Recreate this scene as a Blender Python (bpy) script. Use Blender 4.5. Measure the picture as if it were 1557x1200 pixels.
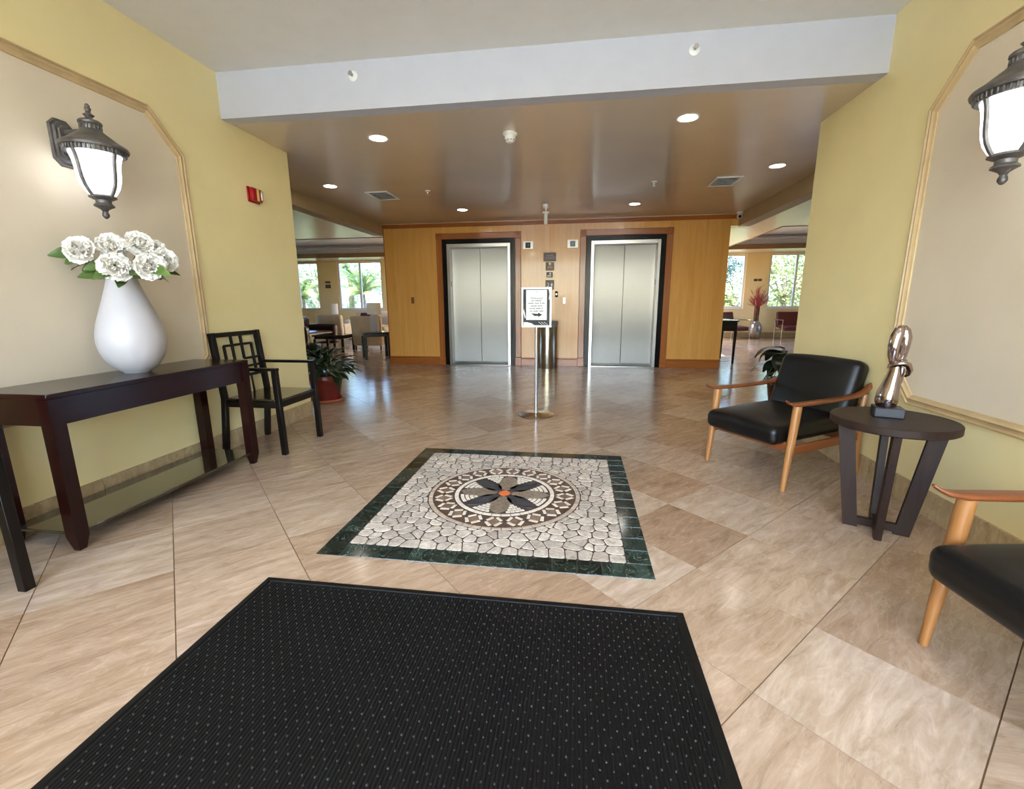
import bpy, math, random
from mathutils import Vector, Matrix
random.seed(7)
PI = math.pi
for o in list(bpy.data.objects):
    bpy.data.objects.remove(o)
scene = bpy.context.scene
COL = scene.collection

# ------------------------------------------------------------------ camera
W, H, F = 1557, 1200, 684.665
PITCH, YAW, ROLL, HC = 0.2017, 0.1429, 0.0057, 1.2
cp, sp, cy, sy = math.cos(PITCH), math.sin(PITCH), math.cos(YAW), math.sin(YAW)
FWD = Vector((-sy * cp, cy * cp, -sp))
_r = Vector((cy, sy, 0))
_d = FWD.cross(_r)
RGT = _r * math.cos(ROLL) + _d * math.sin(ROLL)
DWN = -_r * math.sin(ROLL) + _d * math.cos(ROLL)
CAMP = Vector((0, 0, HC))
cam_data = bpy.data.cameras.new('camera')
cam = bpy.data.objects.new('camera', cam_data)
COL.objects.link(cam)
m3 = Matrix((RGT, -DWN, -FWD)).transposed()
cam.matrix_world = Matrix.Translation(CAMP) @ m3.to_4x4()
cam_data.sensor_width = 36.0
cam_data.lens = 36.0 * F / W
cam_data.clip_start = 0.02
cam_data.clip_end = 500
scene.camera = cam

def px(u, v, depth):
    """point seen at pixel (u, v), at the given distance along the view axis"""
    return CAMP + (FWD + RGT * ((u - W / 2) / F) + DWN * ((v - H / 2) / F)) * depth

# ------------------------------------------------------------------ world, sun, exposure
world = bpy.data.worlds.new('world')
scene.world = world
world.use_nodes = True
wn = world.node_tree
wn.nodes.clear()
wo = wn.nodes.new('ShaderNodeOutputWorld')
wb = wn.nodes.new('ShaderNodeBackground')
sk = wn.nodes.new('ShaderNodeTexSky')
sk.sky_type = 'NISHITA'
sk.sun_disc = False
sk.sun_elevation = math.radians(58)
sk.sun_rotation = math.radians(195)
sk.air_density = 1.0
sk.dust_density = 2.0
wb.inputs['Strength'].default_value = 0.95
wn.links.new(sk.outputs[0], wb.inputs[0])
wn.links.new(wb.outputs[0], wo.inputs[0])
sun_d = bpy.data.lights.new('sun', 'SUN')
sun_d.energy = 10.0
sun_d.angle = math.radians(1.0)
sun_d.color = (1.0, 0.97, 0.93)
sun = bpy.data.objects.new('sun', sun_d)
COL.objects.link(sun)
sun.rotation_euler = (math.radians(32), 0, math.radians(-15))

vs = scene.view_settings
vs.view_transform = 'Standard'
vs.look = 'None'
vs.gamma = 1.0
vs.use_curve_mapping = False
vs.exposure = 1.87
scene.cycles.max_bounces = 10
scene.cycles.diffuse_bounces = 6
scene.cycles.glossy_bounces = 4
scene.cycles.transparent_max_bounces = 16
scene.cycles.caustics_reflective = False
scene.cycles.caustics_refractive = False
scene.cycles.sample_clamp_indirect = 6.0
DOWNLIGHT_E = 12.0
SCONCE_E = 1.1

# ------------------------------------------------------------------ room dimensions (metres)
XL, XR = -2.88, 1.984          # lobby side walls
YB = 3.631                     # face of the header beam
YE = 4.48                      # far end of the side walls
YW = 8.621                     # elevator wall
Z1, Z2 = 2.662, 2.997          # low and high ceiling
EXL, EXR, BXR = -3.715, 2.578, 2.70
YFAR = 16.3
YDOOR = -1.7
SXL, SXR = -13.0, 11.0         # outer side walls of the lounges
CTRX = -0.448

def portal(x, y, z, w, h, rz):
    d = bpy.data.lights.new('window_portal', 'AREA')
    d.shape = 'RECTANGLE'
    d.size, d.size_y = w, h
    d.cycles.is_portal = True
    o = bpy.data.objects.new('window_portal', d)
    COL.objects.link(o)
    o.location = (x, y, z)
    o.rotation_euler = (PI / 2, 0, rz)
    return o
portal(CTRX, YDOOR - 0.1, 1.4, 4.7, 2.7, PI)
for _x, _w in ((-10.1, 0.9), (-8.05, 1.8), (5.0, 1.1), (7.0, 1.65)):
    portal(_x, YFAR + 0.26, 1.84, _w, 1.76, 0)
for _y in (6.45, 9.55, 12.65):
    portal(SXL - .26, _y, 1.84, 2.3, 1.76, PI / 2)
    portal(SXR + .26, _y, 1.84, 2.3, 1.76, -PI / 2)

# ------------------------------------------------------------------ materials
def lin(r, g, b):
    f = lambda c: (c / 255 / 12.92) if c / 255 <= 0.04045 else ((c / 255 + 0.055) / 1.055) ** 2.4
    return (f(r), f(g), f(b), 1.0)

class Mat:
    def __init__(s, name):
        s.m = bpy.data.materials.new(name)
        s.m.use_nodes = True
        s.t = s.m.node_tree
        s.b = s.t.nodes['Principled BSDF']
    def n(s, kind, **kw):
        nd = s.t.nodes.new('ShaderNode' + kind)
        for k, v in kw.items():
            setattr(nd, k, v)
        return nd
    def l(s, a, b):
        s.t.links.new(a, b)
    def ramp(s, fac, stops):
        r = s.n('ValToRGB')
        e = r.color_ramp.elements
        while len(e) < len(stops):
            e.new(0.5)
        for i, (p, c) in enumerate(stops):
            e[i].position = p
            e[i].color = c
        s.l(fac, r.inputs[0])
        return r.outputs[0]
    def mix(s, fac, a, b, mode='MIX'):
        mx = s.n('Mix', data_type='RGBA', blend_type=mode)
        for sock, v in ((mx.inputs[0], fac), (mx.inputs[6], a), (mx.inputs[7], b)):
            if hasattr(v, 'is_linked'):
                s.l(v, sock)
            else:
                sock.default_value = v
        return mx.outputs[2]
    def math(s, op, a, b=0.0):
        mm = s.n('Math', operation=op)
        for sock, v in ((mm.inputs[0], a), (mm.inputs[1], b)):
            if hasattr(v, 'is_linked'):
                s.l(v, sock)
            else:
                sock.default_value = v
        return mm.outputs[0]
    def coords(s, scale=(1, 1, 1), kind='Object', rand=False):
        tc = s.n('TexCoord')
        mp = s.n('Mapping')
        mp.inputs['Scale'].default_value = scale
        s.l(tc.outputs[kind], mp.inputs['Vector'])
        if rand:
            rv = s.rand()
            cx = s.n('CombineXYZ')
            s.l(s.math('MULTIPLY', rv, 37.0), cx.inputs[0])
            s.l(s.math('MULTIPLY', rv, 91.0), cx.inputs[1])
            s.l(s.math('MULTIPLY', rv, 13.0), cx.inputs[2])
            s.l(cx.outputs[0], mp.inputs['Location'])
        return mp.outputs[0]
    def rand(s):
        oi = s.n('ObjectInfo')
        ge = s.n('NewGeometry')
        return s.math('FRACT', s.math('ADD', oi.outputs['Random'], ge.outputs['Random Per Island']))
    def noise(s, vec, scale, detail=4.0, rough=0.55, dist=0.0):
        nz = s.n('TexNoise')
        nz.inputs['Scale'].default_value = scale
        nz.inputs['Detail'].default_value = detail
        nz.inputs['Roughness'].default_value = rough
        nz.inputs['Distortion'].default_value = dist
        s.l(vec, nz.inputs['Vector'])
        return nz.outputs['Fac']
    def bump(s, fac, strength=0.2, dist=0.01):
        b = s.n('Bump')
        b.inputs['Strength'].default_value = strength
        b.inputs['Distance'].default_value = dist
        s.l(fac, b.inputs['Height'])
        s.l(b.outputs[0], s.b.inputs['Normal'])

MATS = {}
def mat(name, col, rough=0.5, metal=0.0, var=0.06, nscale=6.0, stretch=(1, 1, 1), bump=0.0, bscale=60.0,
        spec=None, coat=0.0, rand=0.0):
    """plain procedural material: base colour broken up by noise, optional fine relief"""
    if name in MATS:
        return MATS[name]
    M = Mat(name)
    c = lin(*col)
    vec = M.coords(stretch)
    fac = M.noise(vec, nscale)
    dark = tuple(x * (1 - var * 2.2) for x in c[:3]) + (1,)
    lite = tuple(min(1, x * (1 + var * 2.2)) for x in c[:3]) + (1,)
    colr = M.ramp(fac, [(0.3, dark), (0.7, lite)])
    if rand:
        rv = M.rand()
        k = M.ramp(rv, [(0, (1 - rand,) * 3 + (1,)), (1, (1 + rand,) * 3 + (1,))])
        colr = M.mix(1.0, colr, k, 'MULTIPLY')
    M.l(colr, M.b.inputs['Base Color'])
    M.b.inputs['Roughness'].default_value = rough
    M.b.inputs['Metallic'].default_value = metal
    if spec is not None:
        M.b.inputs['Specular IOR Level'].default_value = spec
    if coat:
        M.b.inputs['Coat Weight'].default_value = coat
        M.b.inputs['Coat Roughness'].default_value = 0.08
    if bump:
        M.bump(M.noise(M.coords(), bscale, 3), bump, 0.004)
    MATS[name] = M.m
    return M.m

def wood(name, c0, c1, rough=0.3, scale=4.0, axis=2, coat=0.0, bump=0.05):
    M = Mat(name)
    st = [14.0, 14.0, 14.0]
    st[axis] = 0.8
    vec = M.coords(tuple(st), rand=True)
    a = M.noise(vec, scale * 0.25, 5, 0.6, 0.6)
    b = M.noise(vec, scale * 1.6, 3, 0.5, 0.2)
    f = M.math('ADD', M.math('MULTIPLY', a, 0.7), M.math('MULTIPLY', b, 0.3))
    M.l(M.ramp(f, [(0.3, lin(*c0)), (0.7, lin(*c1))]), M.b.inputs['Base Color'])
    M.b.inputs['Roughness'].default_value = rough
    if coat:
        M.b.inputs['Coat Weight'].default_value = coat
        M.b.inputs['Coat Roughness'].default_value = 0.1
    M.bump(b, bump, 0.002)
    return M.m

def emissive(name, col, strength, base=(240, 240, 240), patt=0.0):
    M = Mat(name)
    M.b.inputs['Base Color'].default_value = lin(*base)
    M.b.inputs['Roughness'].default_value = 0.4
    vec = M.coords()
    f = M.noise(vec, 5.0, 2)
    c = lin(*col)
    d = tuple(x * (1 - patt) for x in c[:3]) + (1,)
    M.l(M.ramp(f, [(0.3, d), (0.7, c)]), M.b.inputs['Emission Color'])
    M.b.inputs['Emission Strength'].default_value = strength
    return M.m

def glass_mat(name, tint, refl=1.0):
    m = bpy.data.materials.new(name)
    m.use_nodes = True
    t = m.node_tree
    t.nodes.clear()
    out = t.nodes.new('ShaderNodeOutputMaterial')
    tr = t.nodes.new('ShaderNodeBsdfTransparent')
    tr.inputs[0].default_value = tint
    gl = t.nodes.new('ShaderNodeBsdfGlossy')
    gl.inputs['Roughness'].default_value = 0.01
    fr = t.nodes.new('ShaderNodeFresnel')
    fr.inputs[0].default_value = 1.45
    mx = t.nodes.new('ShaderNodeMixShader')
    t.links.new(fr.outputs[0], mx.inputs[0])
    t.links.new(tr.outputs[0], mx.inputs[1])
    t.links.new(gl.outputs[0], mx.inputs[2])
    t.links.new(mx.outputs[0], out.inputs[0])
    return m

def travertine(name, tones, rough=0.13, vs=1.0):
    M = Mat(name)
    vec = M.coords((1.2 * vs, 4.6 * vs, 2.0), rand=True)
    warp = M.noise(vec, 1.6, 3, 0.5, 0.6)
    big = M.noise(vec, 1.3, 5, 0.6, 1.6)
    fine = M.noise(vec, 4.6, 9, 0.70, 0.8)
    rv = M.rand()
    base = M.ramp(rv, [(i / (len(tones) - 1), lin(*c)) for i, c in enumerate(tones)])
    cloud = M.ramp(fine, [(0.30, (0.70, 0.66, 0.60, 1)), (0.46, (0.93, 0.91, 0.88, 1)), (0.58, (1.04, 1.04, 1.04, 1)), (0.72, (1.22, 1.24, 1.27, 1))])
    c1 = M.mix(1.0, base, cloud, 'MULTIPLY')
    broad = M.ramp(big, [(0.3, (0.84, 0.80, 0.74, 1)), (0.55, (1, 1, 1, 1)), (0.72, (1.08, 1.09, 1.10, 1))])
    c2 = M.mix(1.0, c1, broad, 'MULTIPLY')
    swirl = M.math('SINE', M.math('MULTIPLY', M.math('ADD', big, M.math('MULTIPLY', warp, 0.6)), 46.0))
    sv = M.ramp(swirl, [(0.55, (0, 0, 0, 1)), (0.98, (1, 1, 1, 1))])
    c2 = M.mix(M.math('MULTIPLY', sv, M.math('MULTIPLY', fine, 0.15)), c2, lin(232, 220, 204))
    pits = M.noise(M.coords((16, 42, 16), rand=True), 1.0, 3, 0.6, 0.8)
    pv = M.ramp(pits, [(0.22, (1, 1, 1, 1)), (0.27, (0, 0, 0, 1))])
    c3 = M.mix(M.math('MULTIPLY', pv, 0.45), c2, lin(112, 88, 66))
    M.l(c3, M.b.inputs['Base Color'])
    rr = M.ramp(fine, [(0.3, (rough, rough, rough, 1)), (0.8, (rough * 1.8,) * 3 + (1,))])
    M.l(rr, M.b.inputs['Roughness'])
    M.b.inputs['Specular IOR Level'].default_value = 0.5
    return M.m

TRAV = travertine('travertine', [(158, 131, 107), (182, 161, 141), (171, 146, 122), (187, 168, 150), (164, 137, 113), (179, 156, 134)])
TRAVBASE = travertine('travertine_baseboard', [(170, 148, 112), (180, 158, 122), (174, 152, 116)], 0.25)
GROUT = mat('grout', (120, 98, 74), 0.8)
YELLOW = mat('yellow_wall_paint', (229, 213, 160), 0.55, var=0.015, nscale=2.0, bump=0.06, bscale=180)
CREAM = mat('cream_wallpaper', (211, 197, 175), 0.6, var=0.015, nscale=2.5, bump=0.05, bscale=120)
WHITE = mat('white_paint', (182, 184, 193), 0.5, var=0.01, bump=0.03, bscale=150)
CEILHI = mat('upper_ceiling_paint', (214, 211, 204), 0.45, var=0.012)
CEILLO = mat('tan_gloss_ceiling_paint', (206, 190, 168), 0.2, var=0.02, nscale=1.2, bump=0.06, bscale=4.0, spec=0.6)
CEILLO2 = mat('lounge_ceiling_gloss', (206, 202, 196), 0.28, var=0.02, nscale=1.2, bump=0.1, bscale=3.0, spec=0.7)
TRIMTAN = mat('tan_moulding_paint', (190, 164, 122), 0.4, var=0.05, nscale=9, stretch=(1, 1, 1), bump=0.05)
BROWNTRIM = mat('brown_trim_paint', (132, 104, 74), 0.4, var=0.03)
VENEER = wood('maple_veneer', (204, 146, 70), (222, 168, 94), 0.22, 3.0, 2, 0.25)
CASING = wood('cherry_casing_upright', (136, 74, 28), (172, 102, 46), 0.25, 4.0, 2, 0.2)
CASINGX = wood('cherry_casing_level', (136, 74, 28), (172, 102, 46), 0.25, 4.0, 0, 0.2)
GRANITE = mat('black_granite', (12, 12, 14), 0.2, spec=0.2, var=0.3, nscale=60)
MAHOG = wood('dark_mahogany', (20, 4, 4), (38, 9, 8), 0.2, 3.0, 1, 0.08, 0.02)
EBONY = wood('ebony_stain', (9, 6, 5), (17, 11, 9), 0.32, 3.0, 2, 0.1, 0.03)
ESPRESSO = wood('espresso_oak', (30, 19, 15), (50, 34, 27), 0.5, 6.0, 2, 0.0, 0.15)
for _m in (EBONY, MAHOG):
    _m.node_tree.nodes['Principled BSDF'].inputs['Specular IOR Level'].default_value = 0.28
ESPRESSO.node_tree.nodes['Principled BSDF'].inputs['Specular IOR Level'].default_value = 0.25
WALNUT = wood('oiled_walnut', (92, 46, 20), (134, 74, 36), 0.32, 4.0, 0, 0.1)
TEAK = wood('teak_leg', (126, 80, 40), (172, 120, 68), 0.3, 4.0, 2, 0.1)
LEATHER = mat('black_leather', (7, 7, 8), 0.36, spec=0.35, var=0.12, nscale=10, bump=0.12, bscale=220)
CERAMIC = mat('white_ceramic', (182, 178, 180), 0.42, var=0.008, coat=0.06)
IRON = mat('pewter_bronze', (98, 94, 92), 0.42, 0.5, var=0.2, nscale=14, bump=0.2, bscale=70)
CHROME = mat('smoked_chrome', (176, 160, 154), 0.06, 1.0, var=0.03)
CHROMEL = mat('bright_chrome', (205, 205, 208), 0.14, 1.0, var=0.02)
RUBBER = mat('black_rubber', (8, 8, 8), 0.6, spec=0.25, var=0.2, nscale=20, bump=0.1)
RUBBERN = mat('worn_rubber_nub', (46, 45, 42), 0.55, var=0.3, nscale=40)
PLASTIC = mat('white_plastic', (232, 231, 228), 0.4, var=0.01)
PLASTICG = mat('grey_plastic', (120, 118, 114), 0.45, var=0.02)
BLACKP = mat('black_plastic', (12, 12, 13), 0.55, var=0.05)
PAPER = mat('white_paper', (232, 232, 232), 0.7, var=0.01)
INK = mat('black_ink', (20, 20, 22), 0.6, var=0.02)
GREYINK = mat('grey_ink', (116, 116, 118), 0.6, var=0.02)
BRONZEP = mat('dark_bronze_plaque', (44, 24, 18), 0.35, 0.2, var=0.1)
BRONZEP2 = mat('olive_bronze_plaque', (66, 50, 28), 0.35, 0.3, var=0.1)
SIGNW = mat('sign_white', (230, 222, 212), 0.5, var=0.01)
SIGNG = mat('sign_faded_print', (150, 130, 124), 0.5, var=0.02)
TERRA = mat('terracotta', (176, 96, 62), 0.5, var=0.06, bump=0.08)
POTRED = mat('oxblood_glaze', (98, 30, 22), 0.3, var=0.08)
POTDARK = mat('brown_glaze', (60, 26, 18), 0.25, var=0.1)
SOIL = mat('soil', (46, 32, 22), 0.9, var=0.3, nscale=40, bump=0.5)
LEAFD = mat('dark_leaf', (20, 40, 14), 0.4, var=0.25, nscale=9, rand=0.35)
LEAFB = mat('bouquet_leaf', (78, 102, 46), 0.4, var=0.2, nscale=12, rand=0.3)
LEAFK = mat('deep_green_leaf', (16, 28, 14), 0.3, var=0.2, nscale=9, rand=0.3)
STEM = mat('green_stem', (66, 78, 40), 0.5, var=0.1)
PETAL = mat('white_petal', (238, 234, 227), 0.6, var=0.02, nscale=12)
PISTIL = mat('flower_heart', (88, 70, 40), 0.6, var=0.2)
RED = mat('red_enamel', (150, 12, 18), 0.3, var=0.04)
AMBER = mat('amber_print', (226, 186, 116), 0.4, var=0.03)
LENS = mat('strobe_lens', (214, 206, 190), 0.1, 0.3, var=0.05)
BROWNL = mat('brown_leather', (52, 30, 26), 0.3, var=0.1, bump=0.06)
REDL = mat('oxblood_leather', (84, 30, 24), 0.35, var=0.1, bump=0.06)
TANF = mat('tan_upholstery', (190, 172, 142), 0.75, var=0.04, bump=0.1, bscale=200)
IVORY = mat('ivory_fabric', (224, 214, 196), 0.8, var=0.03)
PURPLE = mat('plum_fabric', (66, 26, 48), 0.7, var=0.05)
SILVERF = mat('silver_satin', (164, 166, 188), 0.3, 0.2, var=0.06)
SHADE = mat('linen_lampshade', (236, 232, 222), 0.7, var=0.02)
SILVERV = mat('silver_leaf_vase', (168, 164, 158), 0.3, 0.7, var=0.25, nscale=9)
TWIG = mat('crimson_twig', (150, 52, 50), 0.6, var=0.2)
ALU = mat('white_aluminium', (226, 228, 228), 0.4, var=0.01)
GLASSF = glass_mat('tinted_window_glass', (0.66, 0.71, 0.77, 1))
GLASSC = glass_mat('clear_door_glass', (0.93, 0.95, 0.95, 1))
CRYSTAL = glass_mat('crystal', (0.85, 0.88, 0.88, 1))
LAMPLED = emissive('downlight_led', (255, 246, 232), DOWNLIGHT_E)
ENTRYFILL = emissive('added_entry_fill_led', (250, 249, 248), 62.0)  # added fill lamps out of view, stronger than the visible downlights
LAMPGLASS = emissive('lit_frosted_glass', (236, 242, 255), SCONCE_E, patt=0.12)

def steel_mat(name, col, rough, aniso, rot=0.0, fine=True):
    M = Mat(name)
    vec = M.coords((1, 1, 160) if rot == 0 else (160, 160, 1))
    f = M.noise(vec, 3.0, 3)
    c = lin(*col)
    M.l(M.ramp(f, [(0.2, tuple(x * 0.9 for x in c[:3]) + (1,)), (0.8, c)]), M.b.inputs['Base Color'])
    M.b.inputs['Metallic'].default_value = 1.0
    M.b.inputs['Roughness'].default_value = rough
    M.b.inputs['Anisotropic'].default_value = aniso
    M.b.inputs['Anisotropic Rotation'].default_value = rot
    tg = M.n('Tangent', direction_type='RADIAL', axis='Z')
    M.l(tg.outputs[0], M.b.inputs['Tangent'])
    big = M.noise(M.coords((0.4, 0.4, 1.6)), 2.0, 2)
    M.bump(big, 0.06, 0.02)
    return M.m
STEEL = steel_mat('brushed_steel_door', (146, 144, 142), 0.36, 1.0, 0.0)
STEELF = steel_mat('polished_steel_frame', (190, 188, 185), 0.3, 0.3, 0.25)
STEELB = steel_mat('stanchion_steel', (196, 192, 186), 0.2, 0.4, 0.0)

# ------------------------------------------------------------------ mesh builder
class MB:
    def __init__(s, M=None):
        s.v, s.f = [], []
        s.M = M or Matrix.Identity(4)
    def add(s, vs, fs, M=None):
        T = s.M @ M if M is not None else s.M
        b = len(s.v)
        s.v += [T @ Vector(p) for p in vs]
        s.f += [tuple(b + i for i in f) for f in fs]
        return s
    def box(s, x0, x1, y0, y1, z0, z1, bev=0.0, M=None):
        if bev <= 0:
            vs = [(x, y, z) for z in (z0, z1) for y in (y0, y1) for x in (x0, x1)]
            fs = [(0, 2, 3, 1), (4, 5, 7, 6), (0, 1, 5, 4), (2, 6, 7, 3), (0, 4, 6, 2), (1, 3, 7, 5)]
            return s.add(vs, fs, M)
        b = min(bev, (x1 - x0) * .49, (y1 - y0) * .49, (z1 - z0) * .49)
        c = ((x0 + x1) / 2, (y0 + y1) / 2, (z0 + z1) / 2)
        h = ((x1 - x0) / 2, (y1 - y0) / 2, (z1 - z0) / 2)
        vs, idx = [], {}
        for sx in (-1, 1):
            for sy_ in (-1, 1):
                for sz in (-1, 1):
                    sg = (sx, sy_, sz)
                    for a in range(3):
                        p = [c[k] + sg[k] * (h[k] if k == a else h[k] - b) for k in range(3)]
                        idx[(sx, sy_, sz, a)] = len(vs)
                        vs.append(tuple(p))
        fs = []
        for a in range(3):
            o1, o2 = [(1, 2), (2, 0), (0, 1)][a]
            for sg in (-1, 1):
                q = []
                for s1, s2 in ((-1, -1), (1, -1), (1, 1), (-1, 1)):
                    k = [0, 0, 0]
                    k[a], k[o1], k[o2] = sg, s1, s2
                    q.append(idx[(k[0], k[1], k[2], a)])
                fs.append(tuple(q if sg > 0 else q[::-1]))
            for s1 in (-1, 1):
                for s2 in (-1, 1):
                    def key(sa, ax):
                        k = [0, 0, 0]
                        k[a], k[o1], k[o2] = sa, s1, s2
                        return idx[(k[0], k[1], k[2], ax)]
                    q = [key(-1, o1), key(1, o1), key(1, o2), key(-1, o2)]
                    fs.append(tuple(q if s1 * s2 < 0 else q[::-1]))
        for sx in (-1, 1):
            for sy_ in (-1, 1):
                for sz in (-1, 1):
                    t = [idx[(sx, sy_, sz, a)] for a in range(3)]
                    fs.append(tuple(t if sx * sy_ * sz > 0 else t[::-1]))
        return s.add(vs, fs, M)
    def prism(s, pts, z0, z1, M=None, inset=0.0):
        """polygon (counter-clockwise, x/y) pulled from z0 to z1; inset slopes the top edge in"""
        n = len(pts)
        cx = sum(p[0] for p in pts) / n
        cy_ = sum(p[1] for p in pts) / n
        def shr(p):
            d = math.hypot(p[0] - cx, p[1] - cy_) or 1
            k = max(0.0, 1 - inset / d)
            return (cx + (p[0] - cx) * k, cy_ + (p[1] - cy_) * k)
        vs = [(p[0], p[1], z0) for p in pts] + [shr(p) + (z1,) for p in pts]
        fs = [tuple(range(n - 1, -1, -1)), tuple(range(n, 2 * n))]
        fs += [(i, (i + 1) % n, n + (i + 1) % n, n + i) for i in range(n)]
        return s.add(vs, fs, M)
    def lathe(s, prof, n=32, M=None, closed=False):
        vs, fs = [], []
        for r, z in prof:
            vs += [(r * math.cos(2 * PI * i / n), r * math.sin(2 * PI * i / n), z) for i in range(n)]
        k = len(prof)
        for j in range(k - 1):
            for i in range(n):
                fs.append((j * n + i, j * n + (i + 1) % n, (j + 1) * n + (i + 1) % n, (j + 1) * n + i))
        if not closed:
            fs.append(tuple(range(n - 1, -1, -1)))
            fs.append(tuple((k - 1) * n + i for i in range(n)))
        else:
            for i in range(n):
                fs.append(((k - 1) * n + i, (k - 1) * n + (i + 1) % n, (i + 1) % n, i))
        return s.add(vs, fs, M)
    def tube(s, path, rad, n=10, M=None, flat=1.0, up=None, closed=False):
        P = [Vector(p) for p in path]
        if not hasattr(rad, '__len__'):
            rad = [rad] * len(P)
        vs, fs = [], []
        pu = None
        for j, p in enumerate(P):
            if closed:
                t = (P[(j + 1) % len(P)] - P[j - 1]).normalized()
            else:
                t = (P[min(j + 1, len(P) - 1)] - P[max(j - 1, 0)]).normalized()
            if pu is None:
                ref = Vector(up) if up else (Vector((0, 0, 1)) if abs(t.z) < 0.9 else Vector((1, 0, 0)))
            else:
                ref = pu
            u = (ref - t * ref.dot(t)).normalized()
            pu = u
            w = t.cross(u)
            for i in range(n):
                a = 2 * PI * i / n
                vs.append(tuple(p + (u * math.cos(a) * flat + w * math.sin(a)) * rad[j]))
        k = len(P)
        for j in range(k if closed else k - 1):
            j2 = (j + 1) % k
            for i in range(n):
                fs.append((j * n + i, j * n + (i + 1) % n, j2 * n + (i + 1) % n, j2 * n + i))
        if not closed:
            fs.append(tuple(range(n - 1, -1, -1)))
            fs.append(tuple((k - 1) * n + i for i in range(n)))
        return s.add(vs, fs, M)
    def sweep(s, prof, path, M=None, normal=(0, 0, 1), closed=False):
        """profile (offset across, height along normal) carried round a flat path with mitres"""
        P = [Vector(p) for p in path]
        N = Vector(normal)
        n, k = len(prof), len(P)
        vs, fs = [], []
        for j in range(k):
            if closed or 0 < j < k - 1:
                d0 = (P[j] - P[j - 1]).normalized()
                d1 = (P[(j + 1) % k] - P[j]).normalized()
            else:
                d0 = d1 = (P[min(j + 1, k - 1)] - P[max(j - 1, 0)]).normalized()
            s0, s1 = N.cross(d0), N.cross(d1)
            mt = (s0 + s1).normalized()
            mt = mt / max(0.2, mt.dot(s0))
            for a, b in prof:
                vs.append(tuple(P[j] + mt * a + N * b))
        for j in range(k if closed else k - 1):
            j2 = (j + 1) % k
            for i in range(n):
                fs.append((j * n + i, j2 * n + i, j2 * n + (i + 1) % n, j * n + (i + 1) % n))
        if not closed:
            fs.append(tuple(range(n)))
            fs.append(tuple((k - 1) * n + i for i in range(n - 1, -1, -1)))
        return s.add(vs, fs, M)
    def grid(s, fn, nu, nv, M=None):
        vs = [tuple(fn(i / nu, j / nv)) for j in range(nv + 1) for i in range(nu + 1)]
        fs = [(j * (nu + 1) + i, j * (nu + 1) + i + 1, (j + 1) * (nu + 1) + i + 1, (j + 1) * (nu + 1) + i)
              for j in range(nv) for i in range(nu)]
        return s.add(vs, fs, M)
    def cushion(s, x0, x1, y0, y1, z0, z1, r=0.04, puff=0.015, M=None, n=10, fz=None):
        """soft box: superellipsoid-like pad with domed faces"""
        c = Vector(((x0 + x1) / 2, (y0 + y1) / 2, (z0 + z1) / 2))
        h = Vector(((x1 - x0) / 2, (y1 - y0) / 2, (z1 - z0) / 2))
        vs, fs, key = [], [], {}
        def pt(p):
            q = Vector([max(-h[k] + r, min(h[k] - r, p[k] * h[k])) for k in range(3)])
            d = Vector([p[k] * h[k] for k in range(3)]) - q
            if d.length > 1e-9:
                d = d.normalized() * r
            q = q + d
            u, v = p[0], p[1]
            q.z += puff * (1 - u * u) * (1 - v * v) * (1 if p[2] > 0 else -0.3) * abs(p[2])
            q = q + c
            return fz(q) if fz else q
        def steps(hk):
            e = min(0.48, r / max(hk * 2, 1e-6))
            a = [0, e * .3, e * .65, e]
            mid = [e + (1 - 2 * e) * i / n for i in range(1, n)]
            return [2 * t - 1 for t in a + mid + [1 - t for t in a[::-1]]]
        S = [steps(h[k]) for k in range(3)]
        for a in range(3):
            o1, o2 = [(1, 2), (2, 0), (0, 1)][a]
            for sg in (-1, 1):
                ids = []
                for b in S[o2]:
                    row = []
                    for d in S[o1]:
                        p = [0, 0, 0]
                        p[a], p[o1], p[o2] = sg, d, b
                        kk = tuple(round(t, 5) for t in p)
                        if kk not in key:
                            key[kk] = len(vs)
                            vs.append(tuple(pt(p)))
                        row.append(key[kk])
                    ids.append(row)
                for j in range(len(ids) - 1):
                    for i in range(len(ids[0]) - 1):
                        q = (ids[j][i], ids[j][i + 1], ids[j + 1][i + 1], ids[j + 1][i])
                        fs.append(q if sg > 0 else q[::-1])
        return s.add(vs, fs, M)
    def mesh(s, name, material, angle=38):
        me = bpy.data.meshes.new(name)
        me.from_pydata([tuple(p) for p in s.v], [], s.f)
        me.validate()
        if material:
            me.materials.append(material)
        if angle:
            me.shade_smooth()
            try:
                me.set_sharp_from_angle(angle=math.radians(angle))
            except Exception:
                pass
        me.update()
        return me
    def build(s, name, material, parent=None, angle=38):
        return link(name, s.mesh(name, material, angle), parent)

def link(name, me, parent=None, M=None):
    o = bpy.data.objects.new(name, me)
    COL.objects.link(o)
    if parent is not None:
        o.parent = parent
    if M is not None:
        o.matrix_local = M
    return o
def T(x, y, z): return Matrix.Translation((x, y, z))
def RZ(a): return Matrix.Rotation(a, 4, 'Z')
def RX(a): return Matrix.Rotation(a, 4, 'X')
def RY(a): return Matrix.Rotation(a, 4, 'Y')

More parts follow.
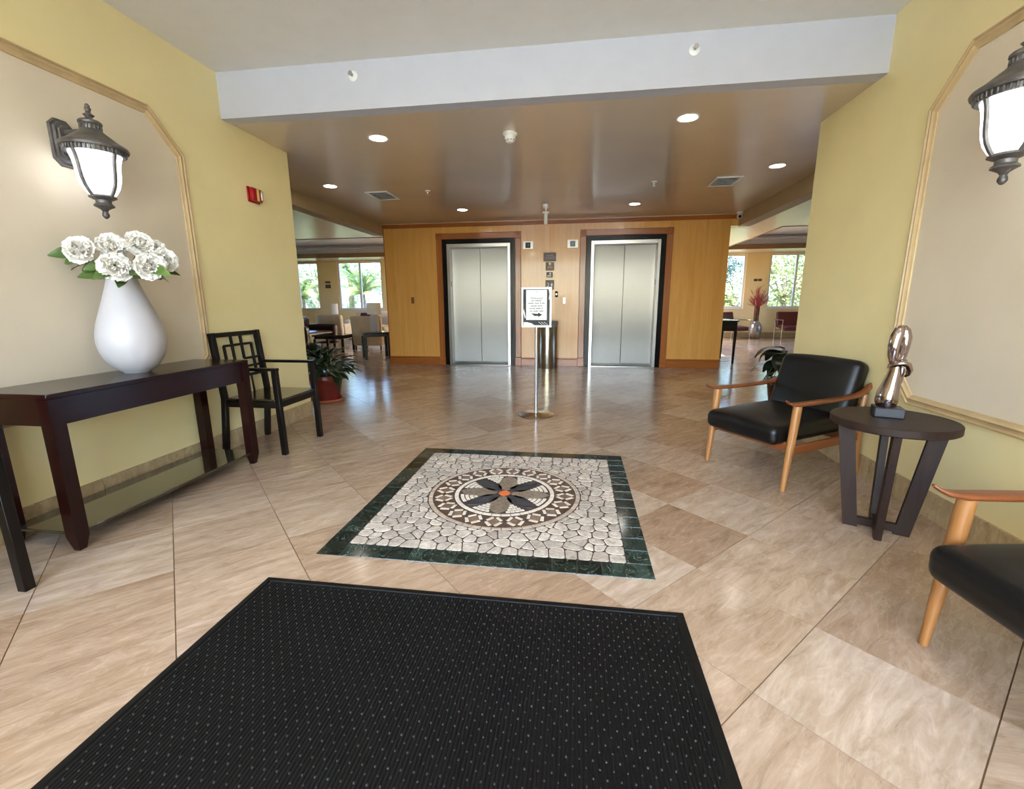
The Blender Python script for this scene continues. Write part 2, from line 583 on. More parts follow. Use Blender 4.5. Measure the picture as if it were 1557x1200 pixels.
def tag(o, label=None, cat=None, group=None, kind=None):
    if label: o['label'] = label
    if cat: o['category'] = cat
    if group: o['group'] = group
    if kind: o['kind'] = kind
    return o
def thing(name, label, cat, loc=(0, 0, 0), rz=0.0, group=None):
    o = bpy.data.objects.new(name, None)
    o.empty_display_size = 0.1
    COL.objects.link(o)
    o.location = loc
    o.rotation_euler = (0, 0, rz)
    return tag(o, label, cat, group)
def struct(name, mb, material, label=None):
    o = mb.build(name, material)
    o['kind'] = 'structure'
    if label: o['label'] = label
    return o
def structE(name, label=None, loc=(0, 0, 0)):
    o = bpy.data.objects.new(name, None)
    COL.objects.link(o)
    o.location = loc
    o['kind'] = 'structure'
    if label: o['label'] = label
    return o
def copy_tree(o, parent=None):
    c = o.copy()
    COL.objects.link(c)
    c.parent = parent
    for ch in list(o.children):
        copy_tree(ch, c)
    return c
def text(name, body, size, M, material, parent, extrude=0.0004):
    cu = bpy.data.curves.new(name, 'FONT')
    cu.body = body
    cu.size = size
    cu.align_x, cu.align_y = 'CENTER', 'CENTER'
    cu.extrude = extrude
    cu.resolution_u = 2
    t = bpy.data.objects.new(name, cu)
    COL.objects.link(t)
    dg = bpy.context.evaluated_depsgraph_get()
    me = bpy.data.meshes.new_from_object(t.evaluated_get(dg))
    bpy.data.objects.remove(t)
    me.materials.clear()
    me.materials.append(material)
    return link(name, me, parent, M)
FACE = RX(PI / 2)              # x right, y up, z towards the viewer (-Y)

# ================================================================== SETTING
R2 = math.sqrt(2)
MOS = (-1.239, 0.368, 1.845, 3.487)          # mosaic x0 x1 y0 y1
# ---- floor: travertine squares laid on the diagonal
fl = MB().box(SXL - .2, SXR + .2, YDOOR - .1, YFAR + .2, -0.2, -0.003)
floor = struct('floor', fl, GROUT, 'polished travertine floor laid diagonally')
TS, TG = 0.481, 0.0018
h_ = (TS - TG) / 2
sq = [(-h_, -h_), (h_, -h_), (h_, h_), (-h_, h_)]
tile_me = MB().prism(sq, -0.012, 0.0, inset=0.0016).mesh('floor_tile', TRAV, None)
cells = []
for i in range(-40, 60):
    for j in range(-40, 60):
        u, v = 1.315 + TS * (i + .5), 0.507 + TS * (j + .5)
        x, y = (u - v) / R2, (u + v) / R2
        if not (SXL < x < SXR and YDOOR < y < YFAR - 0.05):
            continue
        if y < YE - 0.6 and not (XL - .34 < x < XR + .34):
            continue
        if EXL + .4 < x < EXR - .4 and y > YW + .4:
            continue
        if MOS[0] + .34 < x < MOS[1] - .34 and MOS[2] + .34 < y < MOS[3] - .34:
            continue
        d = Vector((x, y, 0)) - CAMP
        dep = d.dot(FWD)
        uu = W / 2 + F * d.dot(RGT) / dep if dep > .2 else -9999
        vv = H / 2 + F * d.dot(DWN) / dep if dep > .2 else -9999
        seen = -150 < uu < W + 150 and 400 < vv < H + 160
        cells.append((d.length if seen else 99, x, y))
cells.sort()
for d, x, y in cells[:300]:
    link('floor_tile', tile_me, floor, T(x, y, 0) @ RZ(PI / 4))
ft = MB()
for d, x, y in cells[300:]:
    ft.prism(sq, -0.012, 0.0, T(x, y, 0) @ RZ(PI / 4), 0.0016)
far_t = ft.build('floor_tile_field', TRAV, floor, None)
far_t['kind'] = 'stuff'

# ---- side walls of the lobby
Zt = 3.2
TANS = mat('tan_soffit_paint', (172, 150, 116), 0.5, var=0.015)
def wall_panel(side):
    """cream wallpaper field in an octagonal moulding; side -1 left wall, +1 right wall"""
    X = XL if side < 0 else XR
    y0, y1, z0, z1, c0, c1 = (1.58, 3.16, 0.62, 2.475, 0.19, 0.225)
    if side > 0:
        y0, y1 = 1.60, 3.13
    pts = [(y0 + c0, z0), (y1 - c0, z0), (y1, z0 + c0), (y1, z1 - c1), (y1 - c1, z1), (y0 + c1, z1), (y0, z1 - c1), (y0, z0 + c0)]
    return X, pts
for side in (-1, 1):
    nm = 'left' if side < 0 else 'right'
    if side < 0:
        wb_ = MB().box(XL - .15, XL, YDOOR, YE, 0, Zt).box(SXL, XL - .15, YE - .15, YE, 0, Zt)
    else:
        wb_ = MB().box(XR, XR + .15, YDOOR, YE, 0, Zt).box(XR + .15, SXR, YE - .15, YE, 0, Zt)
    wall = struct('wall_' + nm, wb_, YELLOW, 'yellow painted lobby wall')
    X, pts = wall_panel(side)
    N = Vector((-side, 0, 0))
    path = [Vector((X, p[0], p[1])) for p in pts]
    e = 0.003
    fm = MB()
    n = len(path)
    vs_ = [tuple(p) for p in path] + [tuple(p + N * e) for p in path]
    fs_ = [tuple(range(n, 2 * n)) if side > 0 else tuple(range(2 * n - 1, n - 1, -1))] + [(i, (i + 1) % n, n + (i + 1) % n, n + i) for i in range(n)]
    fm.add(vs_, fs_)
    o = fm.build('wallpaper_field', CREAM, wall, None)
    o['label'] = 'cream wallpaper inside the moulding'
    trim = structE('trim_1' if side < 0 else 'trim_2', 'tan ridged panel moulding with clipped corners')
    prof = [(-.031, 0), (-.031, .014), (-.027, .021), (-.021, .021), (-.016, .012), (-.005, .012), (-.001, .019), (.007, .023), (.013, .017), (.02, .013), (.029, .011), (.031, .008), (.031, 0)]
    if side > 0:
        prof = [(-a, b) for a, b in prof][::-1]
    sw = MB().sweep(prof, path, normal=N, closed=True)
    kp = len(prof)
    for j in range(n):
        mb_ = MB()
        ids = [j * kp + i for i in range(kp)] + [((j + 1) % n) * kp + i for i in range(kp)]
        mb_.v = [sw.v[k] for k in ids]
        mb_.f = [(i, kp + i, kp + (i + 1) % kp, (i + 1) % kp) for i in range(kp)] + [tuple(range(kp)), tuple(range(2 * kp - 1, kp - 1, -1))]
        mb_.build('moulding_length', TRIMTAN, trim, 30)
    # travertine baseboard, laid in lengths
    bb = structE('baseboard_' + nm, 'travertine baseboard')
    L = 0.485
    y = YDOOR + .05
    bm_ = MB().box(-.0075, .0075, 0, L - .003, 0, .151, .002).mesh('baseboard_tile', TRAVBASE, None)
    xx = XL + .0075 if side < 0 else XR - .0075
    while y + L < YE:
        link('baseboard_tile', bm_, bb, T(xx, y, 0))
        y += L
    MB().box(xx - .0075, xx + .0075, y, YE, 0, .151, .002).build('baseboard_tile', TRAVBASE, bb, None)
    xe = XL - .6 if side < 0 else XR
    MB().box(xe, xe + .6, YE, YE + .015, 0, .151, .002).build('baseboard_tile', TRAVBASE, bb, None)
    # other lounge walls
SWIN = [(5.3, 7.6), (8.4, 10.7), (11.5, 13.8)]  # assumed side windows, added out of view to brighten the lounges with skylight
for nm, x0, x1 in (('left', SXL - .2, SXL), ('right', SXR, SXR + .2)):
    mb_ = MB().box(x0, x1, YE - .15, YFAR + .25, 0, .97).box(x0, x1, YE - .15, YFAR + .25, 2.72, Zt)
    ys = [YE - .15] + [v for w in SWIN for v in w] + [YFAR + .25]
    for k in range(0, len(ys), 2):
        mb_.box(x0, x1, ys[k], ys[k + 1], .97, 2.72)
    struct('wall_outer_' + nm, mb_, YELLOW)
    for k, (y0, y1) in enumerate(SWIN):
        w = structE('window_%d' % (k + (11 if nm == 'left' else 21)), 'added unseen white framed window in the side wall of the lounge', ((x0 + x1) / 2, (y0 + y1) / 2, .97))
        q = (y1 - y0) / 2
        for a in ((-q, -q + .06, 0, 1.75), (q - .06, q, 0, 1.75), (-.03, .03, .06, 1.69), (-q + .06, q - .06, 0, .06), (-q + .06, q - .06, 1.69, 1.75)):
            MB().box(-.045, .045, a[0], a[1], a[2], a[3]).build('window_frame', ALU, w)
        for a in ((-q + .06, -.03), (.03, q - .06)):
            MB().box(-.003, .003, a[0], a[1], .06, 1.69).build('pane', GLASSF, w, None)

# ---- ceilings and header
struct('ceiling_entry', MB().box(XL - .15, XR + .15, YDOOR - .1, YB + .02, Z2, Z2 + .2), CEILHI, 'pale grey upper ceiling of the entry')
struct('wall_header', MB().box(XL, XR, YB, YB + .12, Z1 - .0005, Z2, 0), WHITE, 'white header beam across the lobby')
struct('ceiling', MB().box(XL, XR, YB + .002, YE - .15, Z1, Z1 + .1).box(EXL - .1, BXR + .1, YE - .15, YW + .3, Z1, Z1 + .1), CEILLO, 'glossy tan lower ceiling')
struct('trim_3', MB().box(EXL - .2, EXL, YE - .1, YW + .02, 2.47, Zt), TANS, 'tan soffit beam towards the left lounge')
struct('trim_4', MB().box(BXR, BXR + .2, YE - .1, YW + .02, 2.46, Zt), TANS, 'tan soffit beam towards the right lounge')
ZL = 2.75
def lounge_ceiling(side):
    if side < 0:
        a0, a1, t0, t1 = SXL, EXL - .15, -11.4, -4.25
    else:
        a0, a1, t0, t1 = BXR + .15, SXR, 4.25, 9.6
    b0, b1, u0, u1 = YE - .1, YFAR + .2, 10.75, 15.12
    c = MB()
    for r in ((a0, a1, b0, u0), (a0, a1, u1, b1), (a0, t0, u0, u1), (t1, a1, u0, u1)):
        c.box(r[0], r[1], r[2], r[3], ZL, ZL + .5)
    nm = 'left' if side < 0 else 'right'
    ce = struct('ceiling_lounge_' + nm, c, CEILLO2, 'glossy lounge ceiling round a raised tray')
    MB().box(t0, t1, u0, u1, ZL + .40, ZL + .5).build('tray_panel', WHITE, ce)
    for (x0, x1, y0, y1) in ((t0, t1, u1 - .02, u1), (t0, t1, u0, u0 + .02), (t0, t0 + .02, u0, u1), (t1 - .02, t1, u0, u1)):
        MB().box(x0, x1, y0, y1, ZL + .13, ZL + .40).build('tray_side', WHITE, ce)
    g = .035
    for (x0, x1, y0, y1) in ((t0, t1, u1 - .02 - g, u1), (t0, t1, u0, u0 + .02 + g), (t0, t0 + .02 + g, u0, u1), (t1 - .02 - g, t1, u0, u1)):
        MB().box(x0, x1, y0, y1, ZL - .012, ZL + .13, .01).build('tray_rim', BROWNTRIM, ce)
    MB().box(t0 + .05, t1 - .05, u1 - .10, u1 - .02, ZL + .27, ZL + .33, .01).build('cove_step', WHITE, ce)
lounge_ceiling(-1)
lounge_ceiling(1)

# ---- far window wall
WINS = [(-11.44, -9.69, -10.56), (-8.92, -7.17, -8.045), (3.73, 5.48, 4.6), (6.20, 7.95, 7.04), (8.7, 10.45, 9.57)]
ZS, ZH = 0.97, 2.72
fw = MB()
fw.box(SXL, SXR, YFAR, YFAR + .2, 0, ZS).box(SXL, SXR, YFAR, YFAR + .2, ZH, Zt)
xs = [SXL] + [v for w in WINS for v in w[:2]] + [SXR]
for k in range(0, len(xs), 2):
    fw.box(xs[k], xs[k + 1], YFAR, YFAR + .2, ZS, ZH)
struct('wall_far', fw, YELLOW, 'yellow wall of the lounges with tall windows')
for k, (x0, x1, xm) in enumerate(WINS):
    w = structE('window_%d' % (k + 1), 'white framed lounge window', ((x0 + x1) / 2, YFAR, ZS))
    cx = (x0 + x1) / 2
    hw, hh = (x1 - x0) / 2, ZH - ZS
    fr = MB()
    fr.box(-hw, -hw + .06, .04, .13, 0, hh).box(hw - .06, hw, .04, .13, 0, hh).box(-hw + .06, hw - .06, .04, .13, 0, .06).box(-hw + .06, hw - .06, .04, .13, hh - .06, hh)
    fr.build('window_frame', ALU, w)
    MB().box(xm - cx - .03, xm - cx + .03, .045, .125, .06, hh - .06, .004).build('mullion', ALU, w)
    MB().box(-hw + .06, xm - cx - .03, .085, .091, .06, hh - .06).build('pane', GLASSF, w, None)
    MB().box(xm - cx + .03, hw - .06, .085, .091, .06, hh - .06).build('pane', GLASSF, w, None)
    MB().box(-hw - .03, hw + .03, -.03, .04, -.03, 0.0, .006).build('window_sill', ALU, w)
bbf = structE('baseboard_far', 'tan baseboard under the lounge windows')
BBT = mat('tan_baseboard_paint', (170, 148, 108), 0.4)
MB().box(SXL, EXL, YFAR - .018, YFAR, 0, .17, .003).build('baseboard_board', BBT, bbf)
MB().box(EXR, SXR, YFAR - .018, YFAR, 0, .17, .003).build('baseboard_board', BBT, bbf)

# ---- elevator wall
EL = (-1.862, 0.829)                   # elevator centre lines
OW = 0.6075                            # half width of the steel frame
core = MB()
core.box(EXL, EL[0] - OW, YW, YW + .25, 0, Z1 + .1).box(EL[0] + OW, EL[1] - OW, YW, YW + .25, 0, Z1 + .1).box(EL[1] + OW, EXR, YW, YW + .25, 0, Z1 + .1)
for e in EL:
    core.box(e - OW, e + OW, YW, YW + .25, 2.28, Z1 + .1)
core.box(EXL, EXR, YW + .25, YW + 4, 0, Zt).box(EXR, BXR + .2, YW, YW + .25, 2.47, Z1 + .1)
wback = struct('wall_back', core, VENEER, 'maple veneered elevator wall')
CW = 0.8075
zb0, zt0 = 0.155, Z1 - .075
panels = [(EXL, EL[0] - CW, zb0, zt0), (EL[0] + CW, -0.519, zb0, zt0), (-0.516, EL[1] - CW, zb0, zt0), (EL[1] + CW, EXR, zb0, zt0),
          (EL[0] - CW, EL[0] + CW, 2.473, zt0), (EL[1] - CW, EL[1] + CW, 2.473, zt0), (EXR + .002, BXR + .2, 2.47, zt0)]
for x0, x1, z0, z1 in panels:
    MB().box(x0 + .001, x1 - .001, YW - .012, YW, z0, z1, .002).build('veneer_panel', VENEER, wback)
MB().box(EXL, EXL + .018, YW - .014, YW, 0, zt0, .003).build('corner_bead', CASING, wback)
# wooden baseboard with cap
bbw = structE('baseboard_back', 'cherry baseboard of the elevator wall')
for x0, x1 in ((EXL, EL[0] - CW - .005), (EL[0] + CW + .005, EL[1] - CW - .005), (EL[1] + CW + .005, EXR)):
    MB().box(x0, x1, YW - .028, YW, 0, .13, .004).build('baseboard_board', CASINGX, bbw)
    MB().box(x0, x1, YW - .024, YW, .13, .158, .008).build('baseboard_cap', CASINGX, bbw)
# crown
crown = structE('trim_5', 'cherry crown moulding above the elevators')
cprof = [(0, 0), (.016, 0), (.02, .012), (.03, .02), (.034, .034), (.05, .05), (.05, .066), (0, .066)]
cr = MB()
vs_ = [(x, YW - a, Z1 - .078 + b) for x in (EXL - .01, BXR + .2) for a, b in cprof]
nn = len(cprof)
cr.add(vs_, [(i, (i + 1) % nn, nn + (i + 1) % nn, nn + i) for i in range(nn)] + [tuple(range(nn)), tuple(range(2 * nn - 1, nn - 1, -1))])
cr.build('crown_length', CASINGX, crown, 25)
MB().box(EXL - .01, BXR + .2, YW - .054, YW, Z1 - .012, Z1, .003).build('crown_fillet', mat('pale_fillet', (206, 178, 138), 0.4), crown)

def rosette(mb, x, z):
    M = T(x, YW - .036, z) @ RX(PI / 2)
    mb.lathe([(.0, 0), (.045, 0), (.045, .008), (.036, .012), (.03, .006), (.018, .006), (.012, .014), (.001, .016)], 20, M)
for k, e in enumerate(EL):
    d = structE('door_%d' % (k + 1), ('stainless elevator doors left of the hall signs', 'stainless elevator doors right of the hall signs')[k])
    top = 2.473
    for s_ in (-1, 1):
        xa, xb = sorted((e + s_ * CW, e + s_ * .695))
        MB().box(xa, xb, YW - .03, YW, .16, top - .112, .008).build('casing_jamb', CASING, d)
        MB().box(xa - .004, xb + .004, YW - .036, YW, 0, .16, .006).build('plinth_block', CASINGX, d)
        ro = MB().box(xa - .003, xb + .003, YW - .036, YW, top - .114, top + .003, .005)
        rosette(ro, (xa + xb) / 2, top - .056)
        ro.build('rosette_block', CASINGX, d)
        xa, xb = sorted((e + s_ * .695, e + s_ * OW))
        MB().box(xa, xb, YW - .02, YW + .01, 0, 2.37, .002).build('granite_jamb', GRANITE, d)
        xa, xb = sorted((e + s_ * OW, e + s_ * (OW - .055)))
        MB().box(xa, xb, YW - .03, YW + .2, 0, 2.28, .004).build('steel_jamb', STEELF, d)
        xa, xb = sorted((e + s_ * .002, e + s_ * (OW - .055)))
        MB(T(-(xa + xb) / 2, 0, 0)).box(xa, xb, YW + .15, YW + .185, .012, 2.215, .003).build('door_panel', STEEL, d).location.x = (xa + xb) / 2
    MB().box(e - .697, e + .697, YW - .03, YW, top - .11, top, .008).build('casing_head', CASINGX, d)
    MB().box(e - OW, e + OW, YW - .02, YW + .01, 2.28, 2.37, .002).build('granite_head', GRANITE, d)
    MB().box(e - OW + .055, e + OW - .055, YW - .03, YW + .2, 2.215, 2.28, .004).build('steel_head', STEELF, d)
    MB().box(e - OW + .055, e + OW - .055, YW - .028, YW + .2, 0, .012, .002).build('door_sill', STEELF, d)
    MB().box(e - OW + .055, e + OW - .055, YW + .146, YW + .15, .014, .05, .001).build('kick_strip', mat('dark_steel', (90, 88, 86), 0.4, 1.0), d)
    xj = e - OW + .0552 if k == 0 else e + OW - .0552
    MB().box(xj - .0012, xj + .0012, YW + .04, YW + .075, 1.50, 1.60, .0005).build('jamb_plate', BLACKP, d)

# ---- glazed entrance behind the camera
ent = structE('door_3', 'glazed aluminium entrance doors')
xs = [XL, XL + 1.35, CTRX - .92, CTRX, CTRX + .92, XR - 1.35, XR]
xs = [XL, -1.42, CTRX, 0.52, XR]
for k, x in enumerate(xs):
    x = min(max(x, XL + .03), XR - .03)
    MB().box(x - .03, x + .03, YDOOR - .05, YDOOR + .05, 0, 2.85, .003).build('door_stile', ALU, ent)
for k in range(4):
    a, b = xs[k] + (.06 if k == 0 else .03), xs[k + 1] - (.06 if k == 3 else .03)
    for z0, z1 in ((.0, .16), (2.2, 2.28), (2.79, 2.85)):
        MB().box(a, b, YDOOR - .04, YDOOR + .04, z0, z1, .003).build('door_rail', ALU, ent)
    MB().box(a, b, YDOOR - .004, YDOOR + .004, .16, 2.2).build('pane', GLASSC, ent, None)
    MB().box(a, b, YDOOR - .004, YDOOR + .004, 2.28, 2.79).build('pane', GLASSC, ent, None)
for x in (CTRX - .1, CTRX + .1):
    MB().tube([(x, YDOOR + .045, .75), (x, YDOOR + .09, .78), (x, YDOOR + .09, 1.27), (x, YDOOR + .045, 1.3)], .012, 8).build('pull_handle', CHROMEL, ent)
struct('wall_entrance', MB().box(XL, XR, YDOOR - .1, YDOOR + .08, 2.85, Zt), WHITE, 'white wall strip over the entrance')

# ---- ground outside
struct('ground', MB().box(-90, 90, -80, 120, -.4, -.21), mat('lawn', (112, 122, 84), 0.9, var=0.2, nscale=3, bump=0.3), 'lawn outside the building')
struct('pavement', MB().box(-14, 12, -14, YDOOR - .1, -.21, -.03).box(-16, 14, YFAR + .2, 19.0, -.21, -.05), mat('pale_concrete', (196, 194, 190), 0.8, var=0.06, nscale=2, bump=0.1), 'pale concrete forecourt, and unseen terrace added to bounce paler light')  # terrace strip added to keep green lawn bounce off the lounge ceilings

# ================================================================== FLOOR MOSAIC AND MAT
mx0, mx1, my0, my1 = MOS
mcx, mcy = (mx0 + mx1) / 2, (my0 + my1) / 2
mos = thing('floor_mosaic', 'square stone mosaic with a flower medallion and dark green marble border', 'mosaic', (mcx, mcy, 0.0))
hx, hy = (mx1 - mx0) / 2, (my1 - my0) / 2
MB().box(-hx, hx, -hy, hy, 0.0004, 0.0012).build('grout_bed', mat('mosaic_grout', (70, 54, 46), 0.8, var=0.15, nscale=30), mos, None)
def marble(name, c0, c1, rough=0.12, sc=6.0, vein=(150, 165, 150)):
    M = Mat(name)
    vec = M.coords((1, 1, 1), rand=True)
    f = M.noise(vec, sc, 6, 0.6, 1.5)
    a = M.ramp(f, [(0.35, lin(*c0)), (0.7, lin(*c1))])
    v = M.ramp(M.noise(vec, sc * 1.3, 3, 0.5, 3.0), [(0.485, (0, 0, 0, 1)), (0.5, (1, 1, 1, 1)), (0.515, (0, 0, 0, 1))])
    c = M.mix(M.math('MULTIPLY', v, 0.35), a, lin(*vein))
    k = M.ramp(M.rand(), [(0, (.45,) * 3 + (1,)), (1, (1.5,) * 3 + (1,))])
    M.l(M.mix(1.0, c, k, 'MULTIPLY'), M.b.inputs['Base Color'])
    M.b.inputs['Roughness'].default_value = rough
    return M.m
GREENM = marble('verde_marble', (16, 24, 20), (48, 62, 54))
STONEW = marble('tumbled_ivory_stone', (178, 164, 148), (222, 212, 198), 0.35, 26.0, (128, 110, 96))
STONEW.node_tree.nodes  # ivory stones keep a gentle spread of tone
def stone(name, c0, c1, rand=0.25, sc=30.0, rough=0.35):
    M = Mat(name)
    vec = M.coords((1, 1, 1), rand=True)
    f = M.noise(vec, sc, 5, 0.6, 0.8)
    a = M.ramp(f, [(0.3, lin(*c0)), (0.65, lin(*c1))])
    pits = M.ramp(M.noise(vec, sc * 3.0, 2), [(0.28, (1, 1, 1, 1)), (0.36, (0, 0, 0, 1))])
    a = M.mix(M.math('MULTIPLY', pits, 0.4), a, lin(92, 76, 64))
    k = M.ramp(M.rand(), [(0, (1 - rand,) * 3 + (1,)), (1, (1 + rand,) * 3 + (1,))])
    M.l(M.mix(1.0, a, k, 'MULTIPLY'), M.b.inputs['Base Color'])
    M.b.inputs['Roughness'].default_value = rough
    return M.m
STONEI = stone('ivory_stone', (150, 136, 122), (208, 198, 184), 0.2)
STONEL = stone('pale_limestone', (206, 194, 176), (226, 216, 200), 0.06)
STONET = stone('taupe_stone', (160, 144, 126), (190, 174, 156), 0.08)
STONEB = stone('brown_marble', (98, 78, 62), (138, 114, 94), 0.2)
STONED = stone('dark_brown_stone', (72, 54, 42), (94, 72, 58), 0.12)
STONEK = stone('black_stone', (14, 14, 18), (58, 60, 66), 0.2, 60)
STONEG = stone('grey_taupe_stone', (84, 72, 62), (150, 134, 116), 0.15, 60)
STONEO = stone('coral_stone', (200, 92, 46), (226, 122, 66), 0.12)
ZA, ZB = 0.0012, 0.0032
def mpiece(name, pts, material, inset=0.0012, zt=ZB):
    # object origin at the piece itself, so that each stone has its own grain
    cx = sum(p[0] for p in pts) / len(pts)
    cy_ = sum(p[1] for p in pts) / len(pts)
    o = MB().prism([(p[0] - cx, p[1] - cy_) for p in pts], ZA, zt, inset=inset).build(name, material, mos, None)
    o.location = (cx, cy_, 0)
    return o
BWD = 0.112
def strip(a0, a1, n):
    st = (a1 - a0) / n
    return [(a0 + st * i, a0 + st * (i + 1)) for i in range(n)]
gp = 0.0012
for s_ in (-1, 1):
    for a, b in strip(-hx, hx, 14):
        y0, y1 = sorted((s_ * hy, s_ * (hy - BWD)))
        mpiece('border_tile', [(a + gp, y0), (b - gp, y0), (b - gp, y1), (a + gp, y1)], GREENM)
    for a, b in strip(-hy + BWD, hy - BWD, 12):
        x0, x1 = sorted((s_ * hx, s_ * (hx - BWD)))
        mpiece('border_tile', [(x0, a + gp), (x1, a + gp), (x1, b - gp), (x0, b - gp)], GREENM)
# irregular stones between border and medallion: clipped cells
RO = 0.480
ix, iy = hx - BWD - .003, hy - BWD - .003
rs = random.Random(11)
NG = 19
seeds = []
for i in range(NG):
    for j in range(NG):
        jx = 0.42 if 0 < i < NG - 1 else 0.18
        jy = 0.42 if 0 < j < NG - 1 else 0.18
        x = -ix + (i + .5 + rs.uniform(-jx, jx)) * 2 * ix / NG
        y = -iy + (j + .5 + rs.uniform(-jy, jy)) * 2 * iy / NG
        seeds.append((x, y))
def clip(poly, nx, ny, c):
    out = []
    for k in range(len(poly)):
        p, q = poly[k], poly[(k + 1) % len(poly)]
        dp, dq = p[0] * nx + p[1] * ny - c, q[0] * nx + q[1] * ny - c
        if dp <= 0: out.append(p)
        if dp * dq < 0:
            t = dp / (dp - dq)
            out.append((p[0] + (q[0] - p[0]) * t, p[1] + (q[1] - p[1]) * t))
    return out
def area(poly):
    return abs(sum(poly[k][0] * poly[(k + 1) % len(poly)][1] - poly[(k + 1) % len(poly)][0] * poly[k][1] for k in range(len(poly)))) / 2
stones = []
for x, y in seeds:
    r = math.hypot(x, y)
    if r < RO - .09: continue
    poly = [(-ix, -iy), (ix, -iy), (ix, iy), (-ix, iy)]
    for (x2, y2) in seeds:
        if (x2, y2) == (x, y) or abs(x2 - x) > .25 or abs(y2 - y) > .25: continue
        dx, dy = x2 - x, y2 - y
        l = math.hypot(dx, dy)
        nx, ny = dx / l, dy / l
        g = rs.uniform(.0018, .0042)
        poly = clip(poly, nx, ny, ((x + x2) / 2) * nx + ((y + y2) / 2) * ny - g)
        if len(poly) < 3: break
    if len(poly) < 3: continue
    if r < RO + .16:
        poly = clip(poly, -x / r, -y / r, -(RO + .004))
    if len(poly) >= 3 and area(poly) > 0.9e-4:
        # round the corners a little
        q = []
        for k in range(len(poly)):
            p0, p1, p2 = poly[k - 1], poly[k], poly[(k + 1) % len(poly)]
            for pp in (p0, p2):
                d = math.hypot(pp[0] - p1[0], pp[1] - p1[1])
                t = min(0.28, .009 / max(d, 1e-6))
                q.append((p1[0] + (pp[0] - p1[0]) * t, p1[1] + (pp[1] - p1[1]) * t))
        stones.append(q)
stones.sort(key=lambda q: -area(q))
for q in stones[:300]:
    mpiece('mosaic_stone', q, STONEI, 0.002)
if len(stones) > 300:
    fm = MB()
    for q in stones[300:]:
        fm.prism(q, ZA, ZB, inset=.002)
    o = fm.build('small_mosaic_stone', STONEI, mos, None)
    o['kind'] = 'stuff'
# medallion: pieces laid in polar coordinates
def pol(r, a): return (r * math.cos(a), r * math.sin(a))
def ringpieces(name, r0, r1, n, material, gap=.0016, off=0.0):
    for k in range(n):
        a0 = off + 2 * PI * k / n + gap / r0
        a1 = off + 2 * PI * (k + 1) / n - gap / r0
        am = (a0 + a1) / 2
        mpiece(name, [pol(r0, a0), pol(r1, a0), pol(r1, am), pol(r1, a1), pol(r0, a1), pol(r0, am)], material)
ringpieces('outer_ring_piece', .453, .478, 52, STONET)
ringpieces('inner_ring_piece', .292, .317, 34, STONEL)
o = MB().lathe([(.319, .0012), (.451, .0012), (.451, .0024), (.319, .0024)], 80, closed=True).build('brown_ring_ground', STONED, mos, None)
ND = 20
rm, hb = (.319 + .451) / 2, .063
da = PI / ND
def dm(s_, t_, k):
    """diamond frame coordinates: s around (-1..1 = one repeat), t radial (-1..1)"""
    return pol(rm + t_ * hb, (2 * k + s_) * da)
for k in range(ND):
    mpiece('diamond_tile', [dm(-.57, 0, k), dm(0, -.57, k), dm(.57, 0, k), dm(0, .57, k)], STONEB, .001, .0034)
    for sx in (-1, 1):
        for st in (-1, 1):
            q = [dm(sx * .60, st * .04, k), dm(sx * .84, st * .22, k), dm(sx * .30, st * .90, k), dm(sx * .06, st * .66, k)]
            q = q if sx * st > 0 else q[::-1]
            mpiece('diamond_bar', q, STONEL, .001, .0034)
    mpiece('black_square', [dm(.86, 0, k), dm(1, -.16, k), dm(1.14, 0, k), dm(1, .16, k)], STONEK, .001, .0034)
# inner disc: eight petals, coral heart, little white tesserae in the gaps
MB().lathe([(.001, .0012), (.290, .0012), (.290, .0022), (.001, .0022)], 60).build('medallion_ground', mat('mosaic_grout', (88, 68, 56)), mos, None)
def petal(name, ang, r0, r1, wd, material, point):
    pts = []
    for i in range(9):
        t = i / 8
        w = wd * math.sin(PI * (t ** (.85 if point else .9))) ** (.8 if point else .6)
        pts.append((r0 + (r1 - r0) * t, -w))
    pts = pts + [(p[0], -p[1]) for p in pts[-2:0:-1]]
    c, s_ = math.cos(ang), math.sin(ang)
    return mpiece(name, [(p[0] * c - p[1] * s_, p[0] * s_ + p[1] * c) for p in pts], material, .0015, .0034)
for k in range(4):
    petal('taupe_petal', k * PI / 2, .04, .287, .070, STONEG, False)
    petal('black_petal', PI / 4 + k * PI / 2, .04, .276, .058, STONEK, True)
mpiece('coral_heart', [pol(.038, i * PI / 8) for i in range(16)], STONEO, .002, .004)
for k in range(8):
    a = PI / 8 + k * PI / 4
    for row, r in enumerate((.268, .240, .212, .186)):
        hwid = (.092, .066, .044, .024)[row] * .62
        nn_ = (4, 3, 2, 1)[row]
        for i in range(nn_):
            a0 = a + (2 * i / nn_ - 1) * hwid / r
            a1 = a + (2 * (i + 1) / nn_ - 1) * hwid / r
            g = .0012 / r
            mpiece('white_tessera', [pol(r - .011, a0 + g), pol(r + .011, a0 + g), pol(r + .011, a1 - g), pol(r - .011, a1 - g)], STONEL, .0008, .0036)

